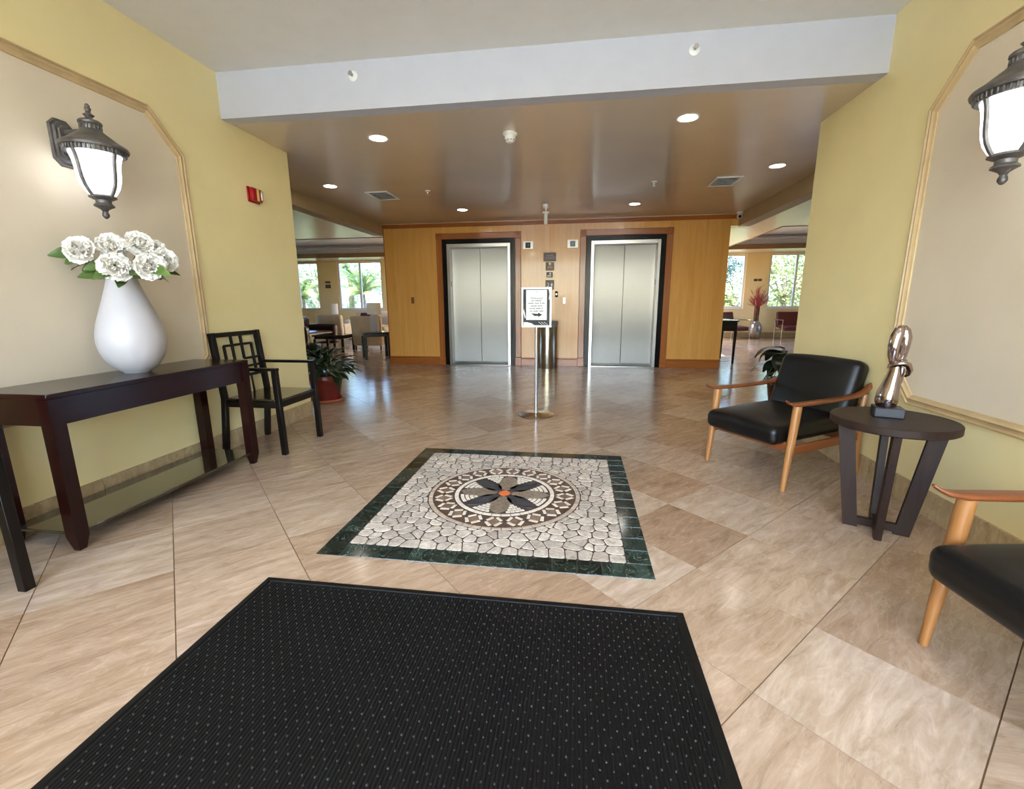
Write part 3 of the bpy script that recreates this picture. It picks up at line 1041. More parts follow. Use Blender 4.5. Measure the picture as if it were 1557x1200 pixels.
# ---- black rubber entrance mat
tx0, tx1, ty0, ty1 = -1.34, 0.437, -1.25, 1.636
matt = thing('entrance_mat', 'large black ribbed rubber doormat lying flat before the mosaic', 'mat', ((tx0 + tx1) / 2, (ty0 + ty1) / 2, 0))
mw, ml = (tx1 - tx0) / 2, (ty1 - ty0) / 2
MB().box(-mw + .02, mw - .02, -ml + .02, ml - .02, 0.0005, .006).build('mat_base', RUBBER, matt, None)
ed = MB()
eprof = [(0, 0.0005), (0, .003), (.022, .0095), (.03, .0095), (.033, .0055), (.033, .0005)]
ed.sweep(eprof, [(-mw, -ml, 0), (mw, -ml, 0), (mw, ml, 0), (-mw, ml, 0)], closed=True)
ed.build('bevelled_edge', RUBBER, matt, 20)
rb = MB()
pitch = 0.0118
nr = int((2 * mw - .07) / pitch)
xs0 = -(nr - 1) / 2 * pitch
for i in range(nr):
    x = xs0 + i * pitch
    rb.add([(x - .0042, -ml + .035, .006), (x - .0022, -ml + .035, .0088), (x + .0022, -ml + .035, .0088), (x + .0042, -ml + .035, .006),
            (x - .0042, ml - .035, .006), (x - .0022, ml - .035, .0088), (x + .0022, ml - .035, .0088), (x + .0042, ml - .035, .006)],
           [(0, 1, 5, 4), (1, 2, 6, 5), (2, 3, 7, 6)])
o = rb.build('rib', RUBBER, matt, None)
o['kind'] = 'stuff'
nb = MB()
for i in range(0, nr, 3):
    for off in (0, 1):
        x = xs0 + (i + off * 1.5) * pitch
        if x > -xs0: continue
        yy = 0.2 + off * .0235 - (ml - (ty1 - .2) / 1) * 0
        y = -ml + .06 + off * .0235
        while y < ml - .05:
            if y + (ty0 + ty1) / 2 > 0.3:
                c = [(x + .0034 * math.cos(q * PI / 3), y + .0034 * math.sin(q * PI / 3)) for q in range(6)]
                b = len(nb.v)
                nb.v += [Vector((p[0], p[1], .007)) for p in c] + [Vector((x + (p[0] - x) * .6, y + (p[1] - y) * .6, .0112)) for p in c]
                nb.f += [(b + q, b + (q + 1) % 6, b + 6 + (q + 1) % 6, b + 6 + q) for q in range(6)] + [tuple(b + 6 + q for q in range(6))]
            y += .047
o = nb.build('nub', RUBBERN, matt, None)
o['kind'] = 'stuff'

# ================================================================== WALL LAMPS
def make_sconce(label):
    """origin on the wall at the plate centre, wall normal +X"""
    t = thing('wall_lantern', label, 'lamp', group='lit carriage lanterns on the lobby walls')
    def octo(w, h, c): return [(-w + c, -h), (w - c, -h), (w, -h + c), (w, h - c), (w - c, h), (-w + c, h), (-w, h - c), (-w, -h + c)]
    S = Matrix(((0, 0, 1, 0), (1, 0, 0, 0), (0, 1, 0, 0), (0, 0, 0, 1)))   # plate x->Y, y->Z, out->X
    pl = MB()
    pl.prism(octo(.064, .125, .035), 0, .016, S, .004).prism(octo(.052, .112, .03), .016, .03, S, .006).prism(octo(.036, .09, .022), .03, .038, S, .006)
    pl.build('wall_plate', IRON, t, 25)
    ax = .2
    C = T(ax, 0, 0)
    am = MB()
    am.box(.03, ax - .03, -.014, .014, .042, .066, .005)
    am.tube([(.03, 0, -.06), (.06, 0, -.075), (.09, 0, -.06), (.11, 0, -.02)], [.012, .011, .01, .009], 8)
    am.build('arm', IRON, t)
    rf = MB()
    rf.lathe([(.02, .108), (.045, .106), (.053, .098), (.053, .088), (.044, .078), (.044, .06), (.053, .052), (.06, .044), (.078, .03), (.1, .012), (.122, -.006), (.138, -.016), (.15, -.024), (.154, -.034), (.15, -.044), (.128, -.046), (.126, -.03), (.08, 0.0), (.02, .03)], 40, C)
    rf = rf.build('roof', IRON, t, 35)
    fl_ = MB()
    for k in range(44):
        a = 2 * PI * k / 44
        fl_.box(.128, .139, -.0046, .0046, -.066, -.04, .002, C @ RZ(a))
    fl_.lathe([(.112, -.03), (.132, -.034), (.130, -.068), (.112, -.066)], 40, C, True)
    fl_.build('fluted_band', IRON, rf, 35)
    tf = MB()
    for k in range(18):
        a = 2 * PI * k / 18
        tf.box(.043, .05, -.0035, .0035, .06, .08, .0015, C @ RZ(a))
    tf.build('turret_flute', IRON, rf)
    MB().lathe([(.012, .104), (.022, .112), (.014, .12), (.02, .128), (.026, .134), (.014, .142), (.01, .15), (.013, .158), (.016, .165), (.011, .174), (.012, .18), (.006, .19), (.001, .192)], 18, C).build('finial', IRON, t)
    gp_ = [(.1, -.05), (.120, -.056), (.114, -.072), (.106, -.10), (.101, -.135), (.098, -.17), (.093, -.205), (.083, -.238), (.066, -.268), (.052, -.286), (.048, -.29)]
    MB().lathe(gp_, 40, C).build('glass_shade', LAMPGLASS, t, 60)
    for k in range(4):
        a = k * PI / 2 + .02
        path = [((r + .004) * math.cos(a), (r + .004) * math.sin(a), z) for r, z in gp_[1:]]
        MB().tube(path, .0095, 8, C).build('strap', IRON, t)
    MB().lathe([(.05, -.278), (.062, -.284), (.064, -.292), (.05, -.3), (.036, -.306), (.036, -.322), (.046, -.33), (.048, -.338), (.03, -.348), (.018, -.356), (.012, -.366), (.017, -.38), (.017, -.39), (.008, -.402), (.001, -.405)], 24, C).build('bottom_cup', IRON, t)
    return t
sc1 = make_sconce('lit pewter carriage lantern on the wall above the white vase')
sc1.location = (XL + .003, 2.37, 2.085)
sc2 = copy_tree(sc1)
sc2['label'] = 'lit pewter carriage lantern on the wall above the round side table'
sc2.location = (XR - .003, 2.34, 2.085)
sc2.rotation_euler = (0, 0, PI)

# ================================================================== CONSOLE TABLE, VASE, FLOWERS
ct = thing('console_table', 'dark mahogany console table with low shelf under the left lantern', 'table', (-2.63, 2.355, 0))
kx, ky = .222, .655
MB().box(-kx - .002, kx, -ky, ky, .770, .795, .004).build('table_top', MAHOG, ct)
ap = MB()
ap.box(kx - .035, kx - .013, -ky + .04, ky - .04, .64, .77)
ap.build('front_apron', MAHOG, ct)
MB().box(-kx + .013, -kx + .035, -ky + .04, ky - .04, .64, .77).build('back_apron', MAHOG, ct)
for s_ in (-1, 1):
    y0, y1 = sorted((s_ * (ky - .013), s_ * (ky - .035)))
    MB().box(-kx + .04, kx - .04, y0, y1, .64, .77).build('side_apron', MAHOG, ct)
for sx in (-1, 1):
    for sy_ in (-1, 1):
        x, y = sx * (kx - .033), sy_ * (ky - .033)
        lg = MB()
        def ring(z, w): return [(x + a * w, y + b * w, z) for a, b in ((-1, -1), (1, -1), (1, 1), (-1, 1))]
        rings = [ring(0, .017), ring(.012, .019), ring(.075, .031), ring(.4, .031), ring(.769, .031)]
        vs_ = [p for r in rings for p in r]
        fs_ = [(3, 2, 1, 0), tuple(16 + i for i in range(4))] + [(4 * j + i, 4 * j + (i + 1) % 4, 4 * j + 4 + (i + 1) % 4, 4 * j + 4 + i) for j in range(4) for i in range(4)]
        lg.add(vs_, fs_)
        lg.build('leg', MAHOG, ct, 20)
MB().box(-kx + .02, kx - .02, -ky + .02, ky - .02, .078, .096, .003).build('shelf', mat('smoked_gloss_shelf', (38, 30, 20), 0.05, var=0.05, spec=1.0, coat=1.0), ct)

va = tag(MB().lathe([(.06, 0), (.066, .001), (.068, .006), (.078, .012), (.112, .042), (.142, .085), (.161, .135), (.169, .185), (.167, .235), (.154, .295), (.133, .36), (.109, .43), (.088, .495), (.076, .54), (.072, .565), (.071, .574), (.066, .574), (.064, .56), (.075, .5), (.09, .45), (.09, .42), (.001, .42)], 56).build('vase', CERAMIC, None, 60),
         'tall white teardrop ceramic vase standing on the console table', 'vase')
VX, VY, VZ = -2.652, 2.375, .7955
va.location = (VX, VY, VZ)

def petal_grid(mb, L, Wd, cup, ruffle, M, ph):
    def fn(u, v):
        a = (u - .5) * 2
        w = Wd * (math.sin(PI * min(1, v * .72 + .12)) ** .8)
        x = v * L
        y = a * w
        z = cup * (v ** 2) + .35 * cup * a * a * v + ruffle * math.sin(a * 7 + ph) * v * v
        return (x, y, z)
    mb.grid(fn, 6, 5, M)
def make_bloom(seed, name='bloom'):
    r = random.Random(seed)
    mb_ = MB()
    for ring_, (n_, tilt, L, wd) in enumerate(((8, .10, .056, .036), (9, .42, .060, .036), (10, .66, .058, .034), (9, .90, .052, .031), (8, 1.10, .047, .027), (6, 1.30, .042, .020))):
        for k in range(n_):
            a = 2 * PI * (k + .5 * (ring_ % 2)) / n_ + r.uniform(-.12, .12)
            M = RZ(a) @ T(.006, 0, -.004 + ring_ * .002) @ RY(-tilt + r.uniform(-.12, .12)) @ RX(r.uniform(-.2, .2))
            petal_grid(mb_, L * r.uniform(.9, 1.12), wd * r.uniform(.9, 1.1), r.uniform(-.004, .012), .006, M, r.uniform(0, 6))
    return mb_.mesh(name, PETAL, 80)
blooms = [make_bloom(s_) for s_ in (1, 2, 3)]
heart_me = MB().lathe([(.001, .012), (.006, .018), (.007, .03), (.003, .036), (.001, .037)], 8).mesh('flower_heart', PISTIL)
def leaf_mesh(name, L, wd, bend, material, fold=.25, nseg=6, droop=0.0):
    mb_ = MB()
    def fn(u, v):
        a = (u - .5) * 2
        w = wd * math.sin(PI * (v * .94 + .03)) ** .8 * (1.15 - .35 * v)
        ang = bend * v
        x = L * (math.sin(ang) / bend if abs(bend) > 1e-3 else v)
        z = -L * (1 - math.cos(ang)) / bend if abs(bend) > 1e-3 else 0
        return (x, a * w, z + abs(a) * w * fold)
    mb_.grid(fn, 2, nseg)
    return mb_.mesh(name, material, 80)
bleaf = leaf_mesh('leaf', .15, .031, .5, LEAFB)
bl = [  # pixel of the bloom, depth from camera, size, which bloom mesh, label
    (122, 381, 2.46, 1.12, 0, 'white peony reaching furthest out beside the long green leaves'),
    (172, 377, 2.56, 1.18, 1, 'white peony standing tall behind the lowest front peony in the vase'),
    (176, 407, 2.46, 1.2, 2, 'white peony hanging low over the front of the vase rim'),
    (211, 373, 2.60, 1.15, 0, 'topmost white peony of the bouquet'),
    (228, 406, 2.52, 1.2, 1, 'white peony leaning low over the vase rim on the chair side'),
    (247, 397, 2.62, 1.1, 2, 'white peony tucked behind its neighbour nearest the lattice chair'),
    (235, 382, 2.68, .95, 0, 'small half hidden white peony at the back of the bouquet'),
]
lip = Vector((VX, VY, VZ + .56))
rp = random.Random(12)
for k, (u, v, dep, sc, bi, lab) in enumerate(bl):
    P = px(u, v, dep)
    t = thing('peony', lab, 'flower', (P.x, P.y, P.z), group='white peonies in the vase')
    toCam = (CAMP - P).normalized()
    out = (P - (lip + Vector((0, 0, -.05)))).normalized()
    ax_ = (toCam * 1.0 + out * .55 + Vector((0, 0, .18))).normalized()
    q = ax_.to_track_quat('Z', 'Y').to_matrix().to_4x4() @ RZ(rp.uniform(0, 6)) @ Matrix.Scale(sc, 4)
    b_ = link('bloom', blooms[bi], t, q)
    link('flower_heart', heart_me, b_)
    foot = Vector((VX + rp.uniform(-.03, .03), VY + rp.uniform(-.03, .03), VZ + .425)) - P
    mid = Vector((VX + (P.x - VX) * .25, VY + (P.y - VY) * .25, VZ + .565)) - P
    mid2 = (mid * .45) - ax_ * .03 + Vector((0, 0, .0))
    MB().tube([foot, mid, mid2, -ax_ * .012 * sc], [.0035, .0035, .003, .003], 6).build('stem', STEM, t)
    nl = (5, 3, 4, 2, 5, 4, 2)[k]
    for i in range(nl):
        base = mid * (.85 - .22 * i) + mid2 * .1
        d = Vector((P.x - VX, P.y - VY, 0))
        az = math.atan2(d.y, d.x) + rp.uniform(-.9, .9)
        if k == 0: az = math.atan2(-RGT.y, -RGT.x) + rp.uniform(-.15, .15)
        link('leaf', bleaf, t, Matrix.Translation(base) @ RZ(az) @ RY(rp.uniform(-.25, .45) if k else rp.uniform(-.1, .05)) @ RX(rp.choice((-1, 1)) * rp.uniform(.5, 1.2)) @ Matrix.Scale(rp.uniform(.85, 1.2) if k else rp.uniform(1.1, 1.35), 4))

# ================================================================== LATTICE CHAIRS
def make_lattice_chair(label):
    """faces +X, origin on the floor under the seat centre"""
    t = thing('lattice_armchair', label, 'chair', group='ebony lattice back armchairs')
    w, xf, xb = .255, .245, -.255
    def leg(p):
        return MB().tube(p, [.019 * 1.3] * len(p), 4, up=(1, 1, 0))
    def bar(a, b, w_, d_, M=None, name='bar'):
        a, b = Vector(a), Vector(b)
        dv = (b - a)
        L = dv.length
        q = dv.to_track_quat('X', 'Z').to_matrix().to_4x4()
        return MB().box(0, L, -w_ / 2, w_ / 2, -d_ / 2, d_ / 2, .002, Matrix.Translation(a) @ q)
    def merge(*bs):
        m_ = MB()
        for b_ in bs:
            k = len(m_.v)
            m_.v += b_.v
            m_.f += [tuple(k + i for i in f) for f in b_.f]
        return m_
    zs, za, zt_ = .455, .695, .975
    for s_ in (-1, 1):
        y = s_ * w
        # front leg carries the arm
        merge(bar((xf + .01, y, 0), (xf - .005, y, za - .01), .041, .041)).build('leg', EBONY, t)
        # back leg runs up as the back post, raked above the seat
        lx = lambda z: xb - .02 + (.05 * min(1, z / zs)) if z < zs else xb + .03 - (z - zs) * .09
        merge(bar((lx(0), y, 0), (lx(zs), y, zs), .041, .041), bar((lx(zs), y, zs - .01), (lx(zt_), y, zt_), .041, .041)).build('leg', EBONY, t)
        bar((lx(za) - .005, y, za), (xf + .02, y, za), .042, .022).build('armrest', EBONY, t)
        bar((xb + .03, y, zs - .045), (xf, y, zs - .045), .022, .05).build('seat_rail', EBONY, t)
    bar((xf, -w, zs - .045), (xf, w, zs - .045), .022, .05).build('seat_rail', EBONY, t)
    bar((xb + .03, -w, zs - .045), (xb + .03, w, zs - .045), .022, .05).build('seat_rail', EBONY, t)
    MB().box(xb + .035, xf + .018, -w - .006, w + .006, zs - .02, zs, .006).build('seat', wood('satin_ebony_seat', (30, 22, 15), (44, 32, 22), 0.16, 3, 0, .5, .02), t)
    bx = lambda z: xb + .03 - (z - zs) * .09
    bar((bx(zt_ - .02), -w - .017, zt_ - .02), (bx(zt_ - .02), w + .017, zt_ - .02), .024, .036).build('top_rail', EBONY, t)
    zb_ = .60
    bar((bx(zb_), -w, zb_), (bx(zb_), w, zb_), .02, .022).build('bottom_rail', EBONY, t)
    # fretwork: u across (0 = camera side, -Y), v up between the rails
    P = lambda u, v: (bx(zb_ + v * (zt_ - .035 - zb_)), -w + .017 + u * (2 * w - .034), zb_ + v * (zt_ - .035 - zb_))
    for a, b in (((.37, 1), (.37, .40)), ((.60, 1), (.60, .42)), ((.18, .78), (.84, .78)), ((.18, .78), (.18, .22)), ((.84, .78), (.84, 0)),
                 ((0, .40), (.37, .40)), ((.60, .42), (1, .42)), ((.40, .22), (1, .22)), ((.40, .22), (.40, 0)), ((.18, .22), (.0, .22)), ((.62, .22), (.62, 0))):
        bar(P(*a), P(*b), .019, .019).build('fret_bar', EBONY, t)
    for y in (-.09, .09):
        bar((bx(zs), y, zs - .01), (bx(zb_), y, zb_), .014, .014).build('back_spindle', EBONY, t)
    return t
ch1 = make_lattice_chair('ebony lattice back armchair standing between console table and potted peace lily')
ch1.location = (-2.575, 3.445, 0)
ch2 = copy_tree(ch1)
ch2['label'] = 'ebony armchair at the end of the console table away from the plant'
ch2.location = (-2.575, 1.165, 0)

# ================================================================== LOUNGE ARMCHAIRS (right wall)
def make_lounge_chair(label):
    """faces +X, origin on the floor under the seat"""
    t = thing('lounge_chair', label, 'chair', group='black leather lounge chairs with wooden frames')
    w = .315
    for s_ in (-1, 1):
        y = s_ * w
        MB().tube([(.362, y, 0), (.352, y, .12), (.336, y, .30), (.323, y, .45), (.314, y, .562)], [.0145, .018, .024, .026, .026], 16).build('leg', TEAK, t)
        MB().tube([(-.365, y, 0), (-.345, y, .12), (-.318, y, .28), (-.318, y, .45), (-.345, y * .98, .60)], [.015, .018, .024, .023, .018], 16).build('leg', TEAK, t)
        # armrest: flat blade, tip curling up in front, rising and turning at the back
        pa = [(.428, y + s_ * .004, .601), (.412, y + s_ * .003, .589), (.385, y, .5755), (.335, y, .568), (.22, y, .567), (.05, y, .567), (-.12, y, .570), (-.25, y, .580), (-.33, y * .99, .600), (-.385, y * .97, .628), (-.405, y * .96, .645)]
        mbx = MB()
        vs_, fs_ = [], []
        wd = [.006, .014, .024, .031, .033, .031, .027, .024, .022, .018, .010]
        th = [.004, .006, .009, .012, .013, .013, .013, .015, .018, .018, .010]
        for j, p in enumerate(pa):
            a = Vector(pa[max(j - 1, 0)]); b = Vector(pa[min(j + 1, len(pa) - 1)])
            tt = (b - a).normalized()
            sd = Vector((0, 1, 0))
            up = tt.cross(sd) * -1
            if up.z < 0: up = -up
            for i in range(12):
                q = 2 * PI * i / 12
                cs, sn = math.cos(q), math.sin(q)
                e_ = lambda v_: math.copysign(abs(v_) ** .7, v_)
                vs_.append(tuple(Vector(p) + sd * e_(cs) * wd[j] + up * e_(sn) * th[j]))
        for j in range(len(pa) - 1):
            for i in range(12):
                fs_.append((j * 12 + i, (j + 1) * 12 + i, (j + 1) * 12 + (i + 1) % 12, j * 12 + (i + 1) % 12))
        fs_ += [tuple(range(12)), tuple((len(pa) - 1) * 12 + i for i in range(11, -1, -1))]
        mbx.add(vs_, fs_)
        mbx.build('armrest', WALNUT, t, 50)
        MB().box(-.33, .35, y - .0125, y + .0125, -.03, .03, .006, T(0, 0, .278) @ RY(.035)).build('seat_rail', WALNUT, t)
    MB().box(.322, .347, -w + .01, w - .01, .258, .318, .006).build('seat_rail', WALNUT, t)
    MB().box(-.33, -.305, -w + .01, w - .01, .235, .295, .006).build('seat_rail', WALNUT, t)
    for z in (.36, .48, .60):
        MB().box(-.012, .012, -w + .012, w - .012, -.025, .025, .005, T(-.325 - (z - .36) * .18, 0, z)).build('back_slat', WALNUT, t)
    MB().cushion(-.27, .438, -.285, .285, .305, .432, .045, .022, RY(.035) @ T(0, 0, .004), 12).build('seat_cushion', LEATHER, t, 60)
    Bm = T(-.235, 0, .385) @ RY(-.30)
    MB().cushion(-.065, .062, -.292, .292, .0, .425, .048, 0.008, Bm, 12, lambda q: Vector((q.x + .03 * (1 - (q.y / .3) ** 2) * (1 if q.x > 0 else .2), q.y, q.z))).build('back_cushion', LEATHER, t, 60)
    return t
ac1 = make_lounge_chair('black leather lounge chair angled between wall end and round side table')
ac1.location = (1.487, 3.385, 0)
ac1.rotation_euler = (0, 0, math.radians(210))
ac2 = copy_tree(ac1)
ac2['label'] = 'black leather lounge chair on the entrance side of the round table'
ac2.location = (1.634, 1.304, 0)
ac2.rotation_euler = (0, 0, math.radians(185.4))

# ================================================================== ROUND SIDE TABLE AND SCULPTURE
st = thing('side_table', 'round espresso wood side table with crossed slanting legs', 'table', (1.600, 2.468, 0))
STZ = .615
rt = .262
MB().lathe([(.001, STZ - .042), (rt - .008, STZ - .042), (rt, STZ - .036), (rt, STZ - .005), (rt - .004, STZ), (.001, STZ)], 64).build('table_top', ESPRESSO, st, 30)
a_lr = math.atan2(2.392 - 2.509, 1.725 - 1.475)
for k in range(4):
    a = a_lr + k * PI / 2
    # leg board: wide across the radius, leaning outwards to the top
    ri, ro, rti, rto = .075, .140, .150, .222
    hw = .016
    M = RZ(a)
    lg = MB().add([(ri, -hw, 0), (ro, -hw, 0), (ro, hw, 0), (ri, hw, 0), (rti, -hw, STZ - .042), (rto, -hw, STZ - .042), (rto, hw, STZ - .042), (rti, hw, STZ - .042)],
                  [(3, 2, 1, 0), (4, 5, 6, 7), (0, 1, 5, 4), (1, 2, 6, 5), (2, 3, 7, 6), (3, 0, 4, 7)], M)
    lg.build('leg', ESPRESSO, st, 20)
for k in range(2):
    MB().box(-.085, .085, -.014, .014, .012 + .0005 * k, .055 - .0005 * k, .002, RZ(a_lr + k * PI / 2)).build('stretcher', ESPRESSO, st)

sculp = thing('sculpture', 'smoked chrome abstract sculpture of two entwined figures on black block', 'sculpture', (1.592, 2.505, STZ), math.radians(-20))
MB().box(-.062, .062, -.05, .05, .0005, .05, .004).build('plinth', mat('slate_plinth', (38, 42, 50), 0.3, var=0.1), sculp)
def ell(cx, cy_, cz, rx, ry, rz_, n=20, m=14, lean=0.0):
    vs_, fs_ = [], []
    for j in range(m + 1):
        p = PI * j / m
        for i in range(n):
            a = 2 * PI * i / n
            z = -math.cos(p)
            vs_.append((cx + rx * math.sin(p) * math.cos(a) + lean * z, cy_ + ry * math.sin(p) * math.sin(a), cz + rz_ * z))
    for j in range(m):
        for i in range(n):
            fs_.append((j * n + i, j * n + (i + 1) % n, (j + 1) * n + (i + 1) % n, (j + 1) * n + i))
    return vs_, fs_
MB().tube([(-.008, 0, .05), (-.012, 0, .078), (-.010, 0, .115), (-.004, 0, .155), (.0, 0, .195), (.004, 0, .23), (.006, 0, .262), (.006, 0, .285)], [.052, .060, .057, .049, .041, .034, .027, .022], 24, flat=.8).build('lower_body', CHROME, sculp, 70)
MB().tube([(.004, .014, .12), (.012, .02, .16), (.03, .022, .21), (.036, .02, .25)], [.03, .028, .02, .014], 18).build('inner_figure', CHROME, sculp, 70)
m_ = MB()
m_.tube([(-.006, 0, .27), (-.014, -.004, .31), (-.016, -.004, .36), (-.010, -.002, .41), (.0, 0, .445), (.008, 0, .462)], [.016, .022, .026, .028, .024, .010], 20)
m_.build('head', CHROME, sculp, 70)
m_ = MB()
m_.tube([(.016, .004, .27), (.022, .006, .31), (.026, .006, .36), (.026, .004, .405), (.018, .002, .44), (.010, 0, .46)], [.014, .020, .023, .025, .022, .010], 20)
m_.build('head', CHROME, sculp, 70)
MB().tube([(-.018, -.012, .262), (-.004, -.03, .272), (.022, -.034, .28), (.046, -.024, .27), (.058, -.012, .245), (.054, -.006, .222), (.044, -.006, .208)], [.010, .014, .015, .015, .014, .011, .004], 14).build('arm', CHROME, sculp, 70)
MB().tube([(.046, .02, .29), (.02, .036, .27), (-.014, .026, .258), (-.022, .006, .252)], [.010, .013, .013, .008], 14).build('arm', CHROME, sculp, 70)

# ================================================================== POTTED PLANTS
def pot(t, prof, material, soil_r, soil_z):
    MB().lathe(prof, 40).build('pot', material, t, 40)
    MB().lathe([(.001, soil_z - .02), (soil_r, soil_z - .02), (soil_r, soil_z), (soil_r * .5, soil_z + .012), (.001, soil_z + .014)], 24).build('soil', SOIL, t)
pl = thing('potted_peace_lily', 'bushy dark green peace lily in oxblood pot by the left lounge', 'plant', (-3.10, 5.17, 0))
MB().lathe([(.001, .001), (.17, .001), (.205, .012), (.218, .036), (.21, .038), (.195, .018), (.001, .016)], 40).build('saucer', TERRA, pl)
pot(pl, [(.001, .02), (.15, .02), (.155, .024), (.195, .26), (.2, .28), (.222, .282), (.224, .33), (.205, .334), (.196, .29), (.001, .28)], POTRED, .195, .31)
rl = random.Random(21)
lily = [leaf_mesh('leaf', L, wd, bd, LEAFD, .2, 7) for L, wd, bd in ((.26, .042, 1.1), (.22, .036, .8), (.30, .045, 1.4))]
for k in range(130):
    a = rl.uniform(0, 2 * PI)
    tilt = rl.uniform(.15, 1.35)
    L = rl.uniform(.10, .30) * (1.0 if tilt > .5 else 1.2)
    base = Vector((rl.uniform(-.05, .05), rl.uniform(-.05, .05), .31))
    d = Vector((math.cos(a) * math.sin(tilt), math.sin(a) * math.sin(tilt), math.cos(tilt)))
    tip = base + d * L
    lf = link('leaf', lily[k % 3], pl, Matrix.Translation(tip) @ RZ(a) @ RY(-(PI / 2 - tilt) * .75) @ RX(rl.uniform(-.4, .4)) @ Matrix.Scale(rl.uniform(.75, 1.05), 4))
    MB().tube([base - tip, (base - tip) * .5 + Vector((0, 0, .01)), Vector((.0, 0, 0))], [.003, .0028, .0022], 5).build('petiole', STEM, lf, None).matrix_local = (lf.matrix_local.to_3x3().to_4x4()).inverted()

pr = thing('potted_broadleaf_plant', 'broad drooping dark leaves in brown pot behind the angled lounge chair', 'plant', (2.20, 5.02, 0))
pot(pr, [(.001, .001), (.13, .001), (.135, .006), (.185, .32), (.19, .34), (.212, .345), (.214, .392), (.198, .396), (.188, .35), (.001, .34)], POTDARK, .186, .365)
big = [leaf_mesh('leaf', L, wd, bd, LEAFK, .12, 9) for L, wd, bd in ((.27, .068, 1.5), (.23, .058, 1.2), (.30, .066, 1.9))]
for k in range(19):
    a = PI + (k / 19) * 2 * PI + rl.uniform(-.15, .15)
    hgt = rl.uniform(.10, .34)
    rad = rl.uniform(.05, .15)
    tip = Vector((math.cos(a) * rad, math.sin(a) * rad, .38 + hgt))
    lf = link('leaf', big[k % 3], pr, Matrix.Translation(tip) @ RZ(a) @ RY(rl.uniform(-.55, -.1)) @ RX(rl.uniform(-.3, .3)) @ Matrix.Scale(rl.uniform(1.0, 1.3), 4))
    base = Vector((math.cos(a) * .02, math.sin(a) * .02, .37))
    MB().tube([base - tip, (base - tip) * .4, Vector((.0, 0, 0))], [.004, .0035, .003], 6).build('petiole', STEM, lf, None).matrix_local = (lf.matrix_local.to_3x3().to_4x4()).inverted()

# ================================================================== SIGN STAND AND BIN
sg = thing('sign_stand', 'stainless pedestal sign stand with framed welcome notice', 'sign', (-.42, 4.74, 0), math.radians(-3))
MB().lathe([(.001, .0005), (.193, .0005), (.195, .006), (.19, .012), (.06, .024), (.03, .03), (.001, .03)], 56).build('base_plate', STEELB, sg)
MB().lathe([(.016, .026), (.016, .95)], 20).build('pole', STEELB, sg)
sgw, z0, z1 = .158, .945, 1.352
fr = MB()
for (xa, xb, za, zb) in ((-sgw, sgw, z0, z0 + .02), (-sgw, sgw, z1 - .02, z1), (-sgw, -sgw + .02, z0 + .02, z1 - .02), (sgw - .02, sgw, z0 + .02, z1 - .02)):
    fr.box(xa, xb, -.014, .014, za, zb, .003)
fr.build('frame', mat('satin_aluminium_frame', (222, 222, 224), 0.3, 0.3, var=0.02), sg)
poster = MB().box(-sgw + .02, sgw - .02, -.004, .004, z0 + .02, z1 - .02).build('backing_poster', BLACKP, sg)
flash = MB()
yq = -.0046
flash.add([(-.135, yq, z0 + .02), (-.02, yq, z0 + .02), (-.05, yq, z0 + .04), (-.1, yq, z0 + .052), (-.135, yq, z0 + .05)], [(0, 1, 2, 3, 4)])
flash.add([(.125, yq, z1 - .02), (.138, yq, z1 - .02), (.138, yq, z1 - .13), (.128, yq, z1 - .12), (.134, yq, z1 - .07)], [(0, 1, 2, 3, 4)])
flash.add([(-.138, yq, z0 + .16), (-.122, yq, z0 + .09), (-.112, yq, z0 + .10), (-.132, yq, z0 + .19)], [(0, 1, 2, 3)])
for i in range(3):
    flash.add([(.02 + i * .028, yq, z0 + .055), (.026 + i * .028, yq, z0 + .055), (.066 + i * .028, yq, z0 + .022), (.062 + i * .028, yq, z0 + .022)], [(0, 1, 2, 3)])
flash.build('poster_print', SIGNW, poster, None)
ntc = MB().box(-.108, .108, -.0075, -.0045, 1.02, 1.325).build('paper_notice', PAPER, sg)
fy = -.0082
text('notice_heading', 'Welcome!', .030, T(0, fy, 1.241) @ FACE, INK, ntc)
rg = random.Random(3)
ln = MB()
for words, z in ((((-.055, -.02), (-.012, .055)), 1.216), (((-.085, -.025), (-.015, .03), (.037, .052), (.058, .086)), 1.190), (((-.06, .004), (.012, .06)), 1.163), (((-.075, -.012), (-.004, .045), (.053, .068)), 1.137), (((-.068, -.04), (-.032, .02), (.03, .07)), 1.110)):
    for a, b in words:
        x = a
        while x < b - .003:
            hgt = rg.choice((.010, .012, .013))
            ln.box(x, x + .0042, fy, fy + .0004, z - .006, z - .006 + hgt)
            x += .0072
ln.build('notice_lines', mat('soft_black_print', (58, 58, 60), 0.6), ntc, None)['kind'] = 'stuff'
ar = MB()
ar.add([(-.055, fy, 1.088), (.018, fy, 1.082), (.018, fy, 1.096), (.062, fy, 1.073), (.018, fy, 1.05), (.018, fy, 1.062), (-.02, fy, 1.060)], [(6, 5, 1, 0), (4, 3, 2, 1, 5)])
ar.build('printed_arrow', INK, ntc, None)
lg_ = MB()
for a0, a1, r in ((.5, 2.7, .012), (.4, 2.2, .018)):
    pts = [(r * math.cos(a0 + (a1 - a0) * i / 8), fy, 1.292 + r * math.sin(a0 + (a1 - a0) * i / 8)) for i in range(9)]
    lg_.tube(pts, .0016, 6)
lg_.box(-.1, .1, fy, fy + .0004, 1.266, 1.268)
lg_.build('printed_letterhead', mat('pale_grey_blue_print', (168, 178, 184), 0.6), ntc)

